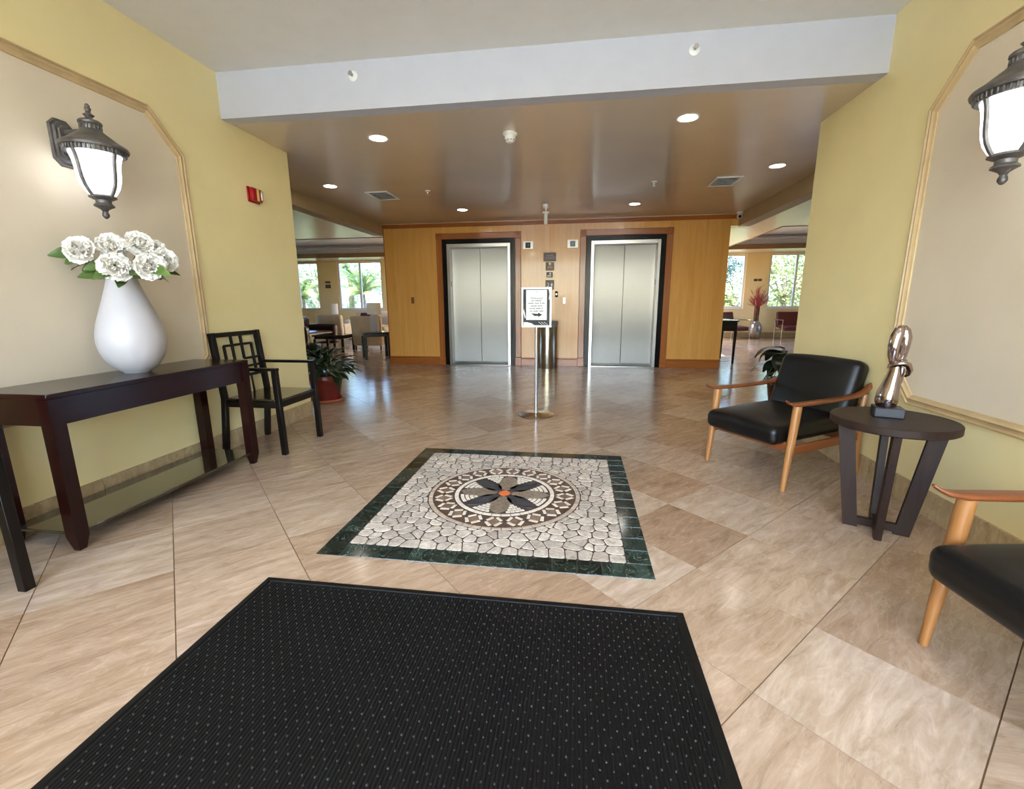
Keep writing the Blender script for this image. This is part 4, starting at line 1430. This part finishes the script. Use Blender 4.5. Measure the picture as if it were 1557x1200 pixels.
bn = thing('litter_bin', 'round stainless litter bin standing between the two elevators', 'bin', (-.535, 8.385, 0))
MB().lathe([(.001, .001), (.178, .001), (.18, .01), (.18, .755), (.001, .755)], 48).build('bin_body', steel_mat('bin_steel', (176, 168, 150), 0.16, .5, 0.0), bn)
MB().lathe([(.001, .755), (.176, .755), (.176, .775), (.183, .778), (.184, .85), (.178, .862), (.13, .866), (.12, .85), (.001, .85)], 48).build('bin_rim', PLASTICG, bn)

# ================================================================== SIGNS AND FITTINGS ON THE ELEVATOR WALL
yv = YW - .012
def plaque(name, label, x0, x1, z0, z1, material, parts=(), cat='sign', th=.008, group=None):
    t = thing(name, label, cat, ((x0 + x1) / 2, yv, (z0 + z1) / 2), 0, group)
    hw, hh = (x1 - x0) / 2, (z1 - z0) / 2
    MB().box(-hw, hw, -th, 0, -hh, hh, .003).build('plate', material, t)
    return t, hw, hh
t, hw, hh = plaque('hall_plaque', 'topmost wide dark plaque with three lines of print between the elevators', -.639, -.409, 1.935, 2.09, BRONZEP)
fz = -.0088
m_ = MB()
for z, a, b in ((.028, -.065, .065), (-.004, -.095, .095), (-.034, -.085, .09)):
    x = a
    while x < b:
        w_ = rg.uniform(.012, .03)
        m_.box(x, min(x + w_, b + .005), fz, fz + .0006, z - .006, z + .006)
        x += w_ + .006
m_.build('print_lines', SIGNG, t, None)['kind'] = 'stuff'
t, hw, hh = plaque('hall_plaque', 'square olive plaque with a pale round emblem, second from top', -.598, -.443, 1.772, 1.921, BRONZEP2)
MB().lathe([(.001, 0), (.022, 0), (.022, .0008), (.001, .0008)], 20, T(0, fz + .0008, .045) @ FACE).build('round_emblem', SIGNW, t)
m_ = MB()
m_.box(-.05, .05, fz, fz + .0006, -.028, -.014).box(-.03, .03, fz, fz + .0006, -.004, .012).box(-.06, .06, fz, fz + .0006, -.056, -.048)
m_.build('print_lines', SIGNG, t, None)
t, hw, hh = plaque('hall_plaque', 'small dark plaque with white dot and bar pictogram', -.582, -.465, 1.649, 1.745, BRONZEP)
m_ = MB()
m_.lathe([(.001, 0), (.018, 0), (.018, .0008), (.001, .0008)], 18, T(.012, fz + .0008, .02) @ FACE)
m_.box(-.042, .03, fz, fz + .0006, -.03, -.008, .0)
m_.build('pictogram', SIGNW, t)
t, hw, hh = plaque('hall_plaque', 'lowest dark plaque with two white flame and figure pictograms', -.599, -.439, 1.43, 1.603, BRONZEP)
m_ = MB()
def blob(pts, dx):
    m_.add([(p[0] + dx, fz, p[1]) for p in pts], [tuple(range(len(pts)))])
blob([(0, -.03), (.016, -.016), (.02, .006), (.006, .044), (-.014, .006), (-.014, -.016)], .034)
blob([(-.02, -.035), (.004, -.016), (.012, .002), (-.002, .022), (-.006, .044), (.018, .03), (.026, .006), (.016, -.022), (-.012, -.042)], -.038)
m_.build('pictogram', SIGNW, t, None)
m_ = MB()
m_.box(-.05, .05, fz, fz + .0006, -.075, -.06)
m_.build('print_lines', SIGNG, t, None)
for x0, x1, z0, z1, lab, dk in ((-1.016, -.828, 2.158, 2.295, 'white floor indicator beside the left elevator casing', BLACKP), (-.206, -.012, 2.163, 2.304, 'white floor indicator beside the right elevator casing', mat('slate_screen', (58, 62, 70), 0.1))):
    t, hw, hh = plaque('floor_indicator', lab, x0, x1, z0, z1, mat('brushed_white_metal', (222, 220, 214), 0.35, 0.3), cat='indicator', th=.02, group='elevator floor indicators')
    sx0, sx1 = (-.045, .045)
    MB().box(-hw * .52, hw * .46, -.024, -.02, -hh * .7, hh * .7, .001).build('screen', dk, t)
    MB().add([(-.004, -.0246, -.014), (.012, -.0246, -.014), (.012, -.0246, .016), (-.004, -.0246, .016)], [(0, 1, 2, 3)]).build('lit_digit', mat('dim_segment', (96, 110, 116), 0.3), t, None)
t, hw, hh = plaque('call_panel', 'small dark call button plate behind the welcome notice', -.42, -.365, 1.29, 1.40, BLACKP, cat='button')
MB().lathe([(.001, 0), (.014, 0), (.014, .004), (.001, .005)], 16, T(0, -.008, 0) @ FACE).build('button', CHROMEL, t)
t, hw, hh = plaque('keyswitch_plate', 'pale vertical key switch plate right of the litter bin', -.27, -.222, 1.17, 1.285, mat('nickel_plate', (206, 196, 180), 0.3, 0.6), cat='switch')
for z in (-.025, .025):
    MB().lathe([(.001, 0), (.011, 0), (.011, .004), (.001, .004)], 14, T(0, -.008, z) @ FACE).build('key_cylinder', CHROMEL, t)
t, hw, hh = plaque('card_reader', 'small brown wall plate on the left end of the elevator wall', -3.213, -3.153, 1.19, 1.31, mat('brown_plate', (112, 66, 34), 0.4), cat='switch')
MB().box(-.008, .008, -.013, -.008, -.02, .02, .001).build('toggle', mat('brown_toggle', (86, 48, 26), 0.4), t)

# ---- fire alarm strobe on the left wall
fa = thing('fire_alarm', 'red fire alarm strobe on the yellow wall above the lattice chair', 'alarm', (XL, 3.908, 2.145))
MB().box(0.0005, .012, -.075, .075, -.064, .064, .004).build('mounting_plate', RED, fa)
MB().box(.012, .05, -.062, .066, -.056, .056, .008).build('housing', RED, fa)
MB().box(.0495, .052, -.012, .018, -.05, .05, .0008).build('amber_strip', AMBER, fa)
MB().box(.049, .066, .03, .06, -.042, .045, .012).build('strobe_lens', LENS, fa)

# ================================================================== CEILING FITTINGS
def downlight(x, y, z, lab, r=.078):
    t = thing('downlight', lab, 'light', (x, y, z), 0, 'recessed ceiling downlights')
    MB().lathe([(r, 0.0), (r + .012, -.002), (r + .012, -.006), (r, -.005), (r - .004, -.003)], 32, None, True).build('trim_ring', PLASTIC, t)
    MB().lathe([(.001, -.0005), (r - .003, -.0005), (r - .003, -.003), (.001, -.0035)], 32).build('lens', LAMPLED, t)
    return t
for x, y, lab in ((-1.818, 4.236, 'lit downlight in the tan ceiling just past the white header, left lounge side'),
                  (.853, 4.195, 'lit downlight in the tan ceiling just past the white header, right lounge side'),
                  (-3.147, 5.751, 'lit downlight in the tan ceiling close to the left soffit beam'),
                  (2.148, 5.734, 'lit downlight in the tan ceiling close to the right soffit beam'),
                  (-1.865, 7.485, 'lit downlight in the tan ceiling before the left elevator'),
                  (.826, 7.497, 'lit downlight in the tan ceiling before the right elevator')):
    downlight(x, y, Z1, lab)
for x, y, lab in ((-1.818, .9, 'added unseen fill downlight in the pale entry ceiling before the header, left lantern side'), (.853, .9, 'added unseen fill downlight in the pale entry ceiling before the header, right lantern side'),
                  (-1.818, -.7, 'added unseen fill downlight in the pale entry ceiling near the entrance doors, left lantern side'), (.853, -.7, 'added unseen fill downlight in the pale entry ceiling near the entrance doors, right lantern side')):
    downlight(x, y, Z2, lab, .1).children[1].data.materials[0] = ENTRYFILL  # unseen lamps put in to lift the lower lobby walls and floor
def vent(x0, x1, y0, y1, z, lab):
    t = thing('ceiling_vent', lab, 'vent', ((x0 + x1) / 2, (y0 + y1) / 2, z), 0, 'ceiling air vents')
    hw, hl = (x1 - x0) / 2, (y1 - y0) / 2
    f = MB()
    for a in ((-hw, hw, -hl, -hl + .03), (-hw, hw, hl - .03, hl), (-hw, -hw + .03, -hl + .03, hl - .03), (hw - .03, hw, -hl + .03, hl - .03)):
        f.box(a[0], a[1], a[2], a[3], -.014, -.0005, .003)
    f.build('vent_frame', PLASTIC, t)
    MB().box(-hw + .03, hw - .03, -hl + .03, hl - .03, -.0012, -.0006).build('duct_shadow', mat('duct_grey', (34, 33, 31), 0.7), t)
    n = 6
    for k in range(n):
        y = -hl + .045 + (2 * hl - .09) * k / (n - 1)
        MB().box(-hw + .03, hw - .03, -.001, .001, -.006, .006, 0, T(0, y, -.008) @ RX(-.8)).build('louvre_blade', PLASTIC, t, None)
    return t
vent(-2.86, -2.54, 6.10, 6.57, Z1, 'white louvred air vent near the left soffit beam')
vent(1.62, 1.93, 6.10, 6.54, Z1, 'white louvred air vent near the right soffit beam')
sm = thing('smoke_detector', 'white smoke detector on the tan ceiling near the white header', 'detector', (-.622, 4.30, Z1))
MB().lathe([(.001, 0), (.062, 0), (.064, -.012), (.052, -.022), (.046, -.026), (.001, -.026)], 32).build('mounting_base', PLASTIC, sm)
MB().lathe([(.001, -.026), (.047, -.026), (.047, -.056), (.04, -.07), (.026, -.078), (.001, -.079)], 32).build('sensor_head', PLASTIC, sm)
for k in range(10):
    a = 2 * PI * k / 10
    MB().box(.040, .0475, -.008, .008, -.066, -.060, 0, RZ(a)).build('intake_slot', PLASTICG, sm, None)
pd = thing('motion_sensor', 'white drop sensor hanging from the ceiling in front of the hall plaques', 'sensor', (-.512, 7.31, Z1))
MB().lathe([(.001, 0), (.05, 0), (.05, -.03), (.035, -.05), (.02, -.055), (.001, -.055)], 28).build('ceiling_cup', PLASTIC, pd)
MB().lathe([(.012, -.05), (.012, -.105)], 12).build('drop_rod', PLASTIC, pd)
MB().box(-.05, .05, -.03, .03, -.128, -.104, .006).build('sensor_cap', PLASTIC, pd)
MB().lathe([(.001, -.128), (.03, -.128), (.03, -.27), (.024, -.287), (.001, -.288)], 20).build('sensor_tube', PLASTIC, pd)
def sprinkler(x, y, z, lab, out):
    t = thing('fire_sprinkler', lab, 'sprinkler', (x, y, z), 0, 'fire sprinkler heads')
    M = Matrix.Identity(4) if out == 'down' else RX(-PI / 2)
    # local -Z is the outward direction
    MB().lathe([(.001, 0), (.036, 0), (.036, -.004), (.024, -.010), (.001, -.010)], 28, M).build('escutcheon', PLASTIC, t)
    m_ = MB()
    m_.lathe([(.009, -.01), (.011, -.022), (.009, -.026), (.001, -.026)], 14, M)
    for s_ in (-1, 1):
        m_.tube([(s_ * .009, 0, -.022), (s_ * .014, 0, -.034), (s_ * .004, 0, -.05)], .0028, 6, M)
    m_.build('sprinkler_body', CHROMEL, t)
    MB().lathe([(.001, -.05), (.016, -.05), (.016, -.0525), (.001, -.0525)], 18, M).build('deflector', CHROMEL, t)
    return t
sprinkler(-2.009, 6.186, Z1, 'small sprinkler head in the tan ceiling before the left elevator', 'down')
sprinkler(.91, 6.199, Z1, 'small sprinkler head in the tan ceiling before the right elevator', 'down')
sprinkler(-1.728, YB, 2.892, 'sidewall sprinkler on the white header nearer the left lantern', 'out')
sprinkler(.752, YB, 2.885, 'sidewall sprinkler on the white header nearer the right lantern', 'out')
cm = thing('security_camera', 'white dome security camera at the corner of the crown moulding', 'camera', (2.66, 8.46, Z1))
MB().lathe([(.001, 0), (.05, 0), (.05, -.02), (.04, -.03), (.001, -.03)], 28).build('mount', PLASTIC, cm)
MB().lathe([(.001, -.028), (.03, -.03), (.045, -.05), (.047, -.07), (.038, -.092), (.02, -.104), (.001, -.107)], 28).build('eyeball_housing', PLASTIC, cm)
MB().lathe([(.001, 0), (.024, 0), (.024, .008), (.016, .012), (.001, .012)], 20, T(-.012, -.043, -.075) @ RX(PI / 2 + .3)).build('camera_lens', BLACKP, cm)

# ================================================================== LEFT LOUNGE
def club_chair(label, x, y, rz, group):
    """tub chair facing +X: curved upholstered back, arms, seat, short legs"""
    t = thing('club_chair', label, 'chair', (x, y, 0), rz, group)
    MB().cushion(-.30, .34, -.29, .29, .20, .45, .04, .02, None, 6).build('seat', TANF, t, 60)
    MB().cushion(-.42, -.27, -.40, .40, .12, .88, .05, 0, None, 8, lambda q: Vector((q.x - (q.z - .12) * .10, q.y * (1 + .06 * (q.z - .3)), q.z))).build('backrest', TANF, t, 60)
    for s_ in (-1, 1):
        y0, y1 = sorted((s_ * .30, s_ * .41))
        MB().cushion(-.30, .32, y0, y1, .16, .60, .04, .01, None, 5).build('armrest', TANF, t, 60)
        MB().box(-.28, .32, y0 + .01, y1 - .01, .60, .612, .004).build('arm_cap', IVORY, t)
        for xx in (-.36, .28):
            MB().lathe([(.016, 0), (.024, .16)], 10, T(xx, s_ * .34, 0)).build('leg', EBONY, t)
    return t
GL = 'tan upholstered club chairs in the left lounge'
c1 = club_chair('tan club chair nearer the brown leather sofa, back to the lobby', -7.18, 12.9, PI / 2 - .05, GL)
c2 = club_chair('tan club chair behind the white table lamp, back to the lobby', -5.36, 11.45, PI / 2, GL)
sf = thing('leather_sofa', 'dark brown leather sofa with silver satin pillow in the left lounge', 'sofa', (-7.25, 11.4, 0), 0.0)
MB().cushion(-.42, .42, -.62, .62, .16, .46, .06, .02, None, 8).build('seat', BROWNL, sf, 60)
MB().cushion(-.62, -.38, -.80, .80, .08, .84, .07, 0, None, 8).build('backrest', BROWNL, sf, 60)
for s_ in (-1, 1):
    y0, y1 = sorted((s_ * .60, s_ * .82))
    MB().cushion(-.45, .48, y0, y1, .08, .62, .07, .02, None, 6).build('armrest', BROWNL, sf, 60)
    for xx in (-.5, .38):
        MB().box(xx - .03, xx + .03, s_ * .7 - .03, s_ * .7 + .03, 0, .085, .005).build('leg', EBONY, sf)
sp_ = tag(MB().cushion(-.2, .2, -.08, .08, -.2, .2, .06, 0, T(-7.28, 10.98, .665) @ RZ(.6) @ RX(-.35), 8, None).build('throw_pillow', SILVERF, None, 70), 'silver satin throw pillow leaning on the brown leather sofa', 'pillow')
def dark_table(name, label, x, y, rz, w, d, h, cat='table'):
    t = thing(name, label, cat, (x, y, 0), rz)
    MB().box(-w, w, -d, d, h - .035, h, .004).build('table_top', mat('gloss_espresso_top', (30, 20, 16), 0.1, coat=.5), t)
    MB().box(-w + .04, w - .04, -d + .04, d - .04, h - .1, h - .035, .003).build('apron', EBONY, t)
    for sx in (-1, 1):
        for sy_ in (-1, 1):
            MB().box(sx * (w - .05) - .03, sx * (w - .05) + .03, sy_ * (d - .05) - .03, sy_ * (d - .05) + .03, 0, h - .1, .004).build('leg', EBONY, t)
    return t
dark_table('coffee_table', 'low dark coffee table before the brown leather sofa', -6.15, 10.85, .1, .40, .40, .43)
dark_table('end_table', 'dark square end table carrying the white table lamp', -4.42, 9.52, .55, .30, .30, .585)
tl = thing('table_lamp', 'white square table lamp standing on the dark end table', 'lamp', (-4.44, 9.56, .5855))
MB().box(-.075, .075, -.075, .075, 0.0005, .36, .008).build('lamp_body', CERAMIC, tl)
MB().lathe([(.008, .36), (.008, .40)], 10).build('lamp_neck', CHROMEL, tl)
MB().lathe([(.145, .375), (.15, .375), (.15, .62), (.145, .62)], 32, None, True).build('lamp_shade', SHADE, tl)
f2 = thing('floor_lamp', 'slim white floor lamp before the far left window pier', 'lamp', (-8.55, 15.25, 0))
MB().lathe([(.001, 0), (.13, 0), (.13, .015), (.02, .025), (.001, .025)], 24).build('base', ALU, f2)
MB().lathe([(.012, .02), (.012, 1.0)], 10).build('pole', ALU, f2)
MB().lathe([(.105, .83), (.11, .83), (.11, 1.19), (.105, 1.19)], 24, None, True).build('lamp_shade', SHADE, f2)
iv = thing('ivory_sofa', 'ivory sofa with plum cushions under the wide left lounge window', 'sofa', (-7.0, 15.2, 0), -PI / 2)
MB().cushion(-.40, .42, -.75, .75, .14, .44, .06, .02, None, 6).build('seat', IVORY, iv, 60)
MB().cushion(-.60, -.38, -.95, .95, .08, .92, .07, 0, None, 6).build('backrest', IVORY, iv, 60)
for s_ in (-1, 1):
    y0, y1 = sorted((s_ * .75, s_ * .97))
    MB().cushion(-.45, .46, y0, y1, .08, .64, .07, .02, None, 5).build('armrest', IVORY, iv, 60)
    MB().box(.3, .36, s_ * .85 - .03, s_ * .85 + .03, 0, .085, .004).build('leg', EBONY, iv)
    MB().box(-.5, -.44, s_ * .85 - .03, s_ * .85 + .03, 0, .085, .004).build('leg', EBONY, iv)
for k, (x, lab) in enumerate(((-7.5, 'plum cushion on the ivory sofa beside the floor lamp'), (-6.45, 'plum cushion on the ivory sofa at its elevator end'))):
    tag(MB().cushion(-.19, .19, -.07, .07, -.19, .19, .055, 0, T(x, 15.44, .68) @ RX(-.25), 6).build('throw_pillow', PURPLE, None, 70), lab, 'pillow', 'plum cushions on the ivory sofa')
def room_plaque(label, x, z, w, h, group):
    t = thing('room_plaque', label, 'sign', (x, YFAR, z), 0, group)
    MB().box(-w, w, -.01, -.0005, -h, h, .003).build('plate', BRONZEP, t)
    m_ = MB()
    for q in ((.35, -.3) if h > .05 else (0,)):
        m_.box(-w * .7, w * .7, -.0112, -.0104, h * q - .006, h * q + .008)
    m_.build('print_lines', SIGNG, t, None)
room_plaque('small upper room plaque on the pier between the left lounge windows', -9.325, 1.982, .10, .035, 'room plaques on the left pier')
room_plaque('lower square room plaque on the pier between the left lounge windows', -9.325, 1.83, .105, .068, 'room plaques on the left pier')
room_plaque('room plaque right above the red branches, nearer the elevator core', 5.80, 1.882, .055, .035, 'room plaques on the right pier')
room_plaque('room plaque above the red branches, nearer the wide window', 5.935, 1.882, .055, .035, 'room plaques on the right pier')

# ================================================================== RIGHT LOUNGE
def chrome_chair(label, x, y, rz):
    """leather sling armchair on flat chrome frame, faces +X"""
    t = thing('chrome_armchair', label, 'chair', (x, y, 0), rz, 'oxblood leather chrome armchairs')
    MB().cushion(-.30, .33, -.30, .30, .30, .42, .04, .015, RY(.08), 6).build('seat', REDL, t, 60)
    MB().cushion(-.07, .07, -.34, .34, 0, .50, .045, 0, T(-.30, 0, .36) @ RY(-.22), 6).build('backrest', REDL, t, 60)
    for s_ in (-1, 1):
        y_ = s_ * .36
        MB().tube([(.34, y_, .01), (.34, y_, .60), (-.36, y_, .60), (-.36, y_, .01), (.34, y_, .01)][:4], .014, 8).build('side_frame', CHROMEL, t)
        MB().box(-.36, .36, y_ - .025, y_ + .025, .60, .618, .005).build('armrest', CHROMEL, t)
    for xx in (-.3, .3):
        MB().tube([(xx, -.36, .27), (xx, .36, .27)], .012, 8).build('cross_bar', CHROMEL, t)
    return t
chrome_chair('oxblood leather chrome armchair under the wide right lounge window', 6.80, 15.72, -PI / 2 - .08)
chrome_chair('oxblood leather chrome armchair on the elevator side of the silver vase', 5.02, 15.62, -PI / 2 + .55)
dk = thing('writing_desk', 'black desk standing just behind the elevator wall', 'desk', (2.90, 9.72, 0))
MB().box(-.18, .18, -.45, .45, .81, .84, .004).build('desk_top', mat('black_lacquer', (18, 16, 16), 0.12, coat=.5), dk)
MB().box(-.16, .16, -.43, .43, .63, .81, .003).build('apron', EBONY, dk)
for sx in (-1, 1):
    for sy_ in (-1, 1):
        x, y = sx * .135, sy_ * .405
        MB().add([(x + a * w_, y + b * w_, z) for z, w_ in ((0, .016), (.63, .028)) for a, b in ((-1, -1), (1, -1), (1, 1), (-1, 1))],
                 [(3, 2, 1, 0), (4, 5, 6, 7), (0, 1, 5, 4), (1, 2, 6, 5), (2, 3, 7, 6), (3, 0, 4, 7)]).build('leg', EBONY, dk, 20)
fv = thing('floor_vase', 'silver floor vase on the lounge floor between the chrome armchairs', 'vase', (5.80, 15.93, 0))
MB().lathe([(.001, .001), (.12, .001), (.15, .03), (.185, .14), (.195, .27), (.185, .40), (.15, .48), (.11, .515), (.10, .54), (.115, .56), (.105, .56), (.09, .53), (.001, .5)], 36).build('vase_body', SILVERV, fv, 60)
gv = thing('crystal_cylinder', 'tall clear cylinder vase set in the neck of the silver floor vase', 'vase', (5.80, 15.93, .515))
MB().lathe([(.055, 0), (.075, .03), (.078, .50), (.072, .50), (.069, .04), (.001, .03)], 28).build('glass_wall', CRYSTAL, gv, 60)
br = thing('branch_bouquet', 'spray of crimson bare twigs standing in the clear cylinder vase', 'branches', (5.80, 15.93, .55))
rt_ = random.Random(9)
for k in range(46):
    a = rt_.uniform(0, 2 * PI)
    sp = rt_.uniform(.05, .40)
    hz = rt_.uniform(.75, 1.17) * (1 - .35 * (sp / .4) ** 2)
    m_ = MB()
    p0 = Vector((math.cos(a) * .02, math.sin(a) * .02, .0))
    p1 = Vector((math.cos(a) * .05, math.sin(a) * .05, .46))
    p2 = Vector((math.cos(a) * sp * .55, math.sin(a) * sp * .55, .46 + (hz - .46) * .55))
    p3 = Vector((math.cos(a + .1) * sp, math.sin(a + .1) * sp, hz))
    m_.tube([p0, p1, p2, p3], [.006, .006, .006, .003], 5)
    for q in range(4):
        b0 = p1.lerp(p3, rt_.uniform(.25, .9))
        b1 = b0 + Vector((rt_.uniform(-.10, .10), rt_.uniform(-.10, .10), rt_.uniform(.04, .14)))
        m_.tube([b0, b1], [.0055, .003], 4)
    m_.build('twig', TWIG, br, None)

# ================================================================== GARDEN BEYOND THE WINDOWS
GRN1 = mat('muted_green_leaf', (116, 138, 84), 0.5, var=0.25, nscale=3, rand=0.35)  # muted green with random tone, shared by trees and palm fronds
GRN2 = mat('yellow_green_leaf', (148, 154, 92), 0.5, var=0.2, nscale=3, rand=0.35)
GRN3 = mat('blue_green_leaf', (98, 122, 108), 0.5, var=0.2, nscale=3, rand=0.35)
BARK = mat('bark', (128, 110, 92), 0.9, var=0.2, nscale=8, bump=0.4)
def tree(label, x, y, h, r, material, n, seed, group='shade trees in the garden'):
    t = thing('garden_tree', label, 'tree', (x, y, -.21), 0, group)
    rr = random.Random(seed)
    m_ = MB()
    m_.tube([(0, 0, 0), (.06, .03, h * .35), (-.04, .02, h * .7)], [.13, .10, .05], 8)
    for k in range(5):
        a = k * 1.26
        m_.tube([(0.02, 0.02, h * .35), (math.cos(a) * r * .4, math.sin(a) * r * .4, h * .6), (math.cos(a) * r * .7, math.sin(a) * r * .7, h * .78)], [.05, .035, .015], 6)
    m_.build('trunk', BARK, t)
    c = MB()
    blobs = [(rr.uniform(-.6, .6) * r, rr.uniform(-.6, .6) * r, h * rr.uniform(.18, .9), r * rr.uniform(.35, .6)) for _ in range(14)]
    for k in range(n):
        bx, by, bz, br_ = blobs[k % 14]
        d = Vector((rr.gauss(0, 1), rr.gauss(0, 1), rr.gauss(0, 1))).normalized() * br_ * rr.uniform(.6, 1.05)
        p = Vector((bx, by, bz)) + d
        if p.z < .1: continue
        s_ = rr.uniform(.05, .10)
        M = Matrix.Translation(p) @ RZ(rr.uniform(0, 6.3)) @ RX(rr.uniform(-1, 1)) @ RY(rr.uniform(-1, 1))
        c.add([(-s_, 0, 0), (0, -s_ * .45, .01), (s_, 0, 0), (0, s_ * .45, .01)], [(0, 1, 2, 3)], M)
    c.build('foliage', material, t, None)
    return t
tree('yellow green tree filling the wide right lounge window', 8.9, 21.6, 3.6, 1.6, GRN2, 4200, 1)
tree('blue green tree behind the narrow right lounge window', 7.3, 25.6, 5.4, 1.7, GRN3, 4200, 2)
tree('tall green tree at the back of the garden, right of the elevator core', 10.9, 25.5, 5.2, 2.1, GRN1, 4200, 3)
tree('small yellow green tree low outside the narrow right lounge window', 5.5, 19.3, 2.1, 1.0, GRN2, 2600, 4)
tree('blue green tree behind the palms', -11.5, 27.0, 5.0, 2.3, GRN3, 4200, 5)
tree('pale green tree behind the palm nearest the wide left window', -15.6, 26.0, 4.6, 2.1, GRN1, 3600, 6)
def palm(label, x, y, h, seed):
    t = thing('palm_tree', label, 'tree', (x, y, -.21), 0, 'palms outside the left lounge windows')
    rr = random.Random(seed)
    MB().tube([(0, 0, 0), (.03, 0, h * .5), (0, .03, h)], [.16, .13, .11], 10).build('trunk', BARK, t)
    for k in range(20):
        a = 2 * PI * k / 20 + rr.uniform(-.15, .15)
        el = rr.uniform(-.1, 1.25)
        L = rr.uniform(1.7, 2.3)
        m_ = MB()
        pts = []
        for i in range(13):
            s_ = i / 12
            ang = el - 1.7 * s_ * s_
            if not pts: pts.append(Vector((0, 0, h)))
            else: pts.append(pts[-1] + Vector((math.cos(a) * math.cos(ang), math.sin(a) * math.cos(ang), math.sin(ang))) * L / 12)
        m_.tube(pts, [.02 - .0012 * i for i in range(13)], 5)
        side = Vector((-math.sin(a), math.cos(a), 0))
        for i in range(1, 13):
            for f_ in (0, .33, .66):
                p = pts[i - 1].lerp(pts[i], f_)
                fw_ = (pts[i] - pts[i - 1]).normalized()
                ll = .42 * math.sin(PI * min(.97, (i + f_) / 13.5 + .08)) + .08
                for sg_ in (-1, 1):
                    tip = p + (side * sg_ * .75 + fw_ * .55 + Vector((0, 0, -.42))) * ll
                    w_ = fw_ * .018
                    m_.add([tuple(p - w_), tuple(p + w_), tuple(p.lerp(tip, .6) + w_ * .9), tuple(tip), tuple(p.lerp(tip, .6) - w_ * .9)], [(0, 1, 2, 3, 4)])
        m_.build('frond', GRN1 if k % 3 else GRN2, t, None)
    return t
palm('palm with arching fronds outside the wide left lounge window', -9.75, 19.9, 1.9, 3)
palm('taller palm outside the left lounge windows, further back', -11.6, 22.4, 2.9, 4)
palm('palm outside the narrow left lounge window', -13.2, 20.6, 1.7, 5)
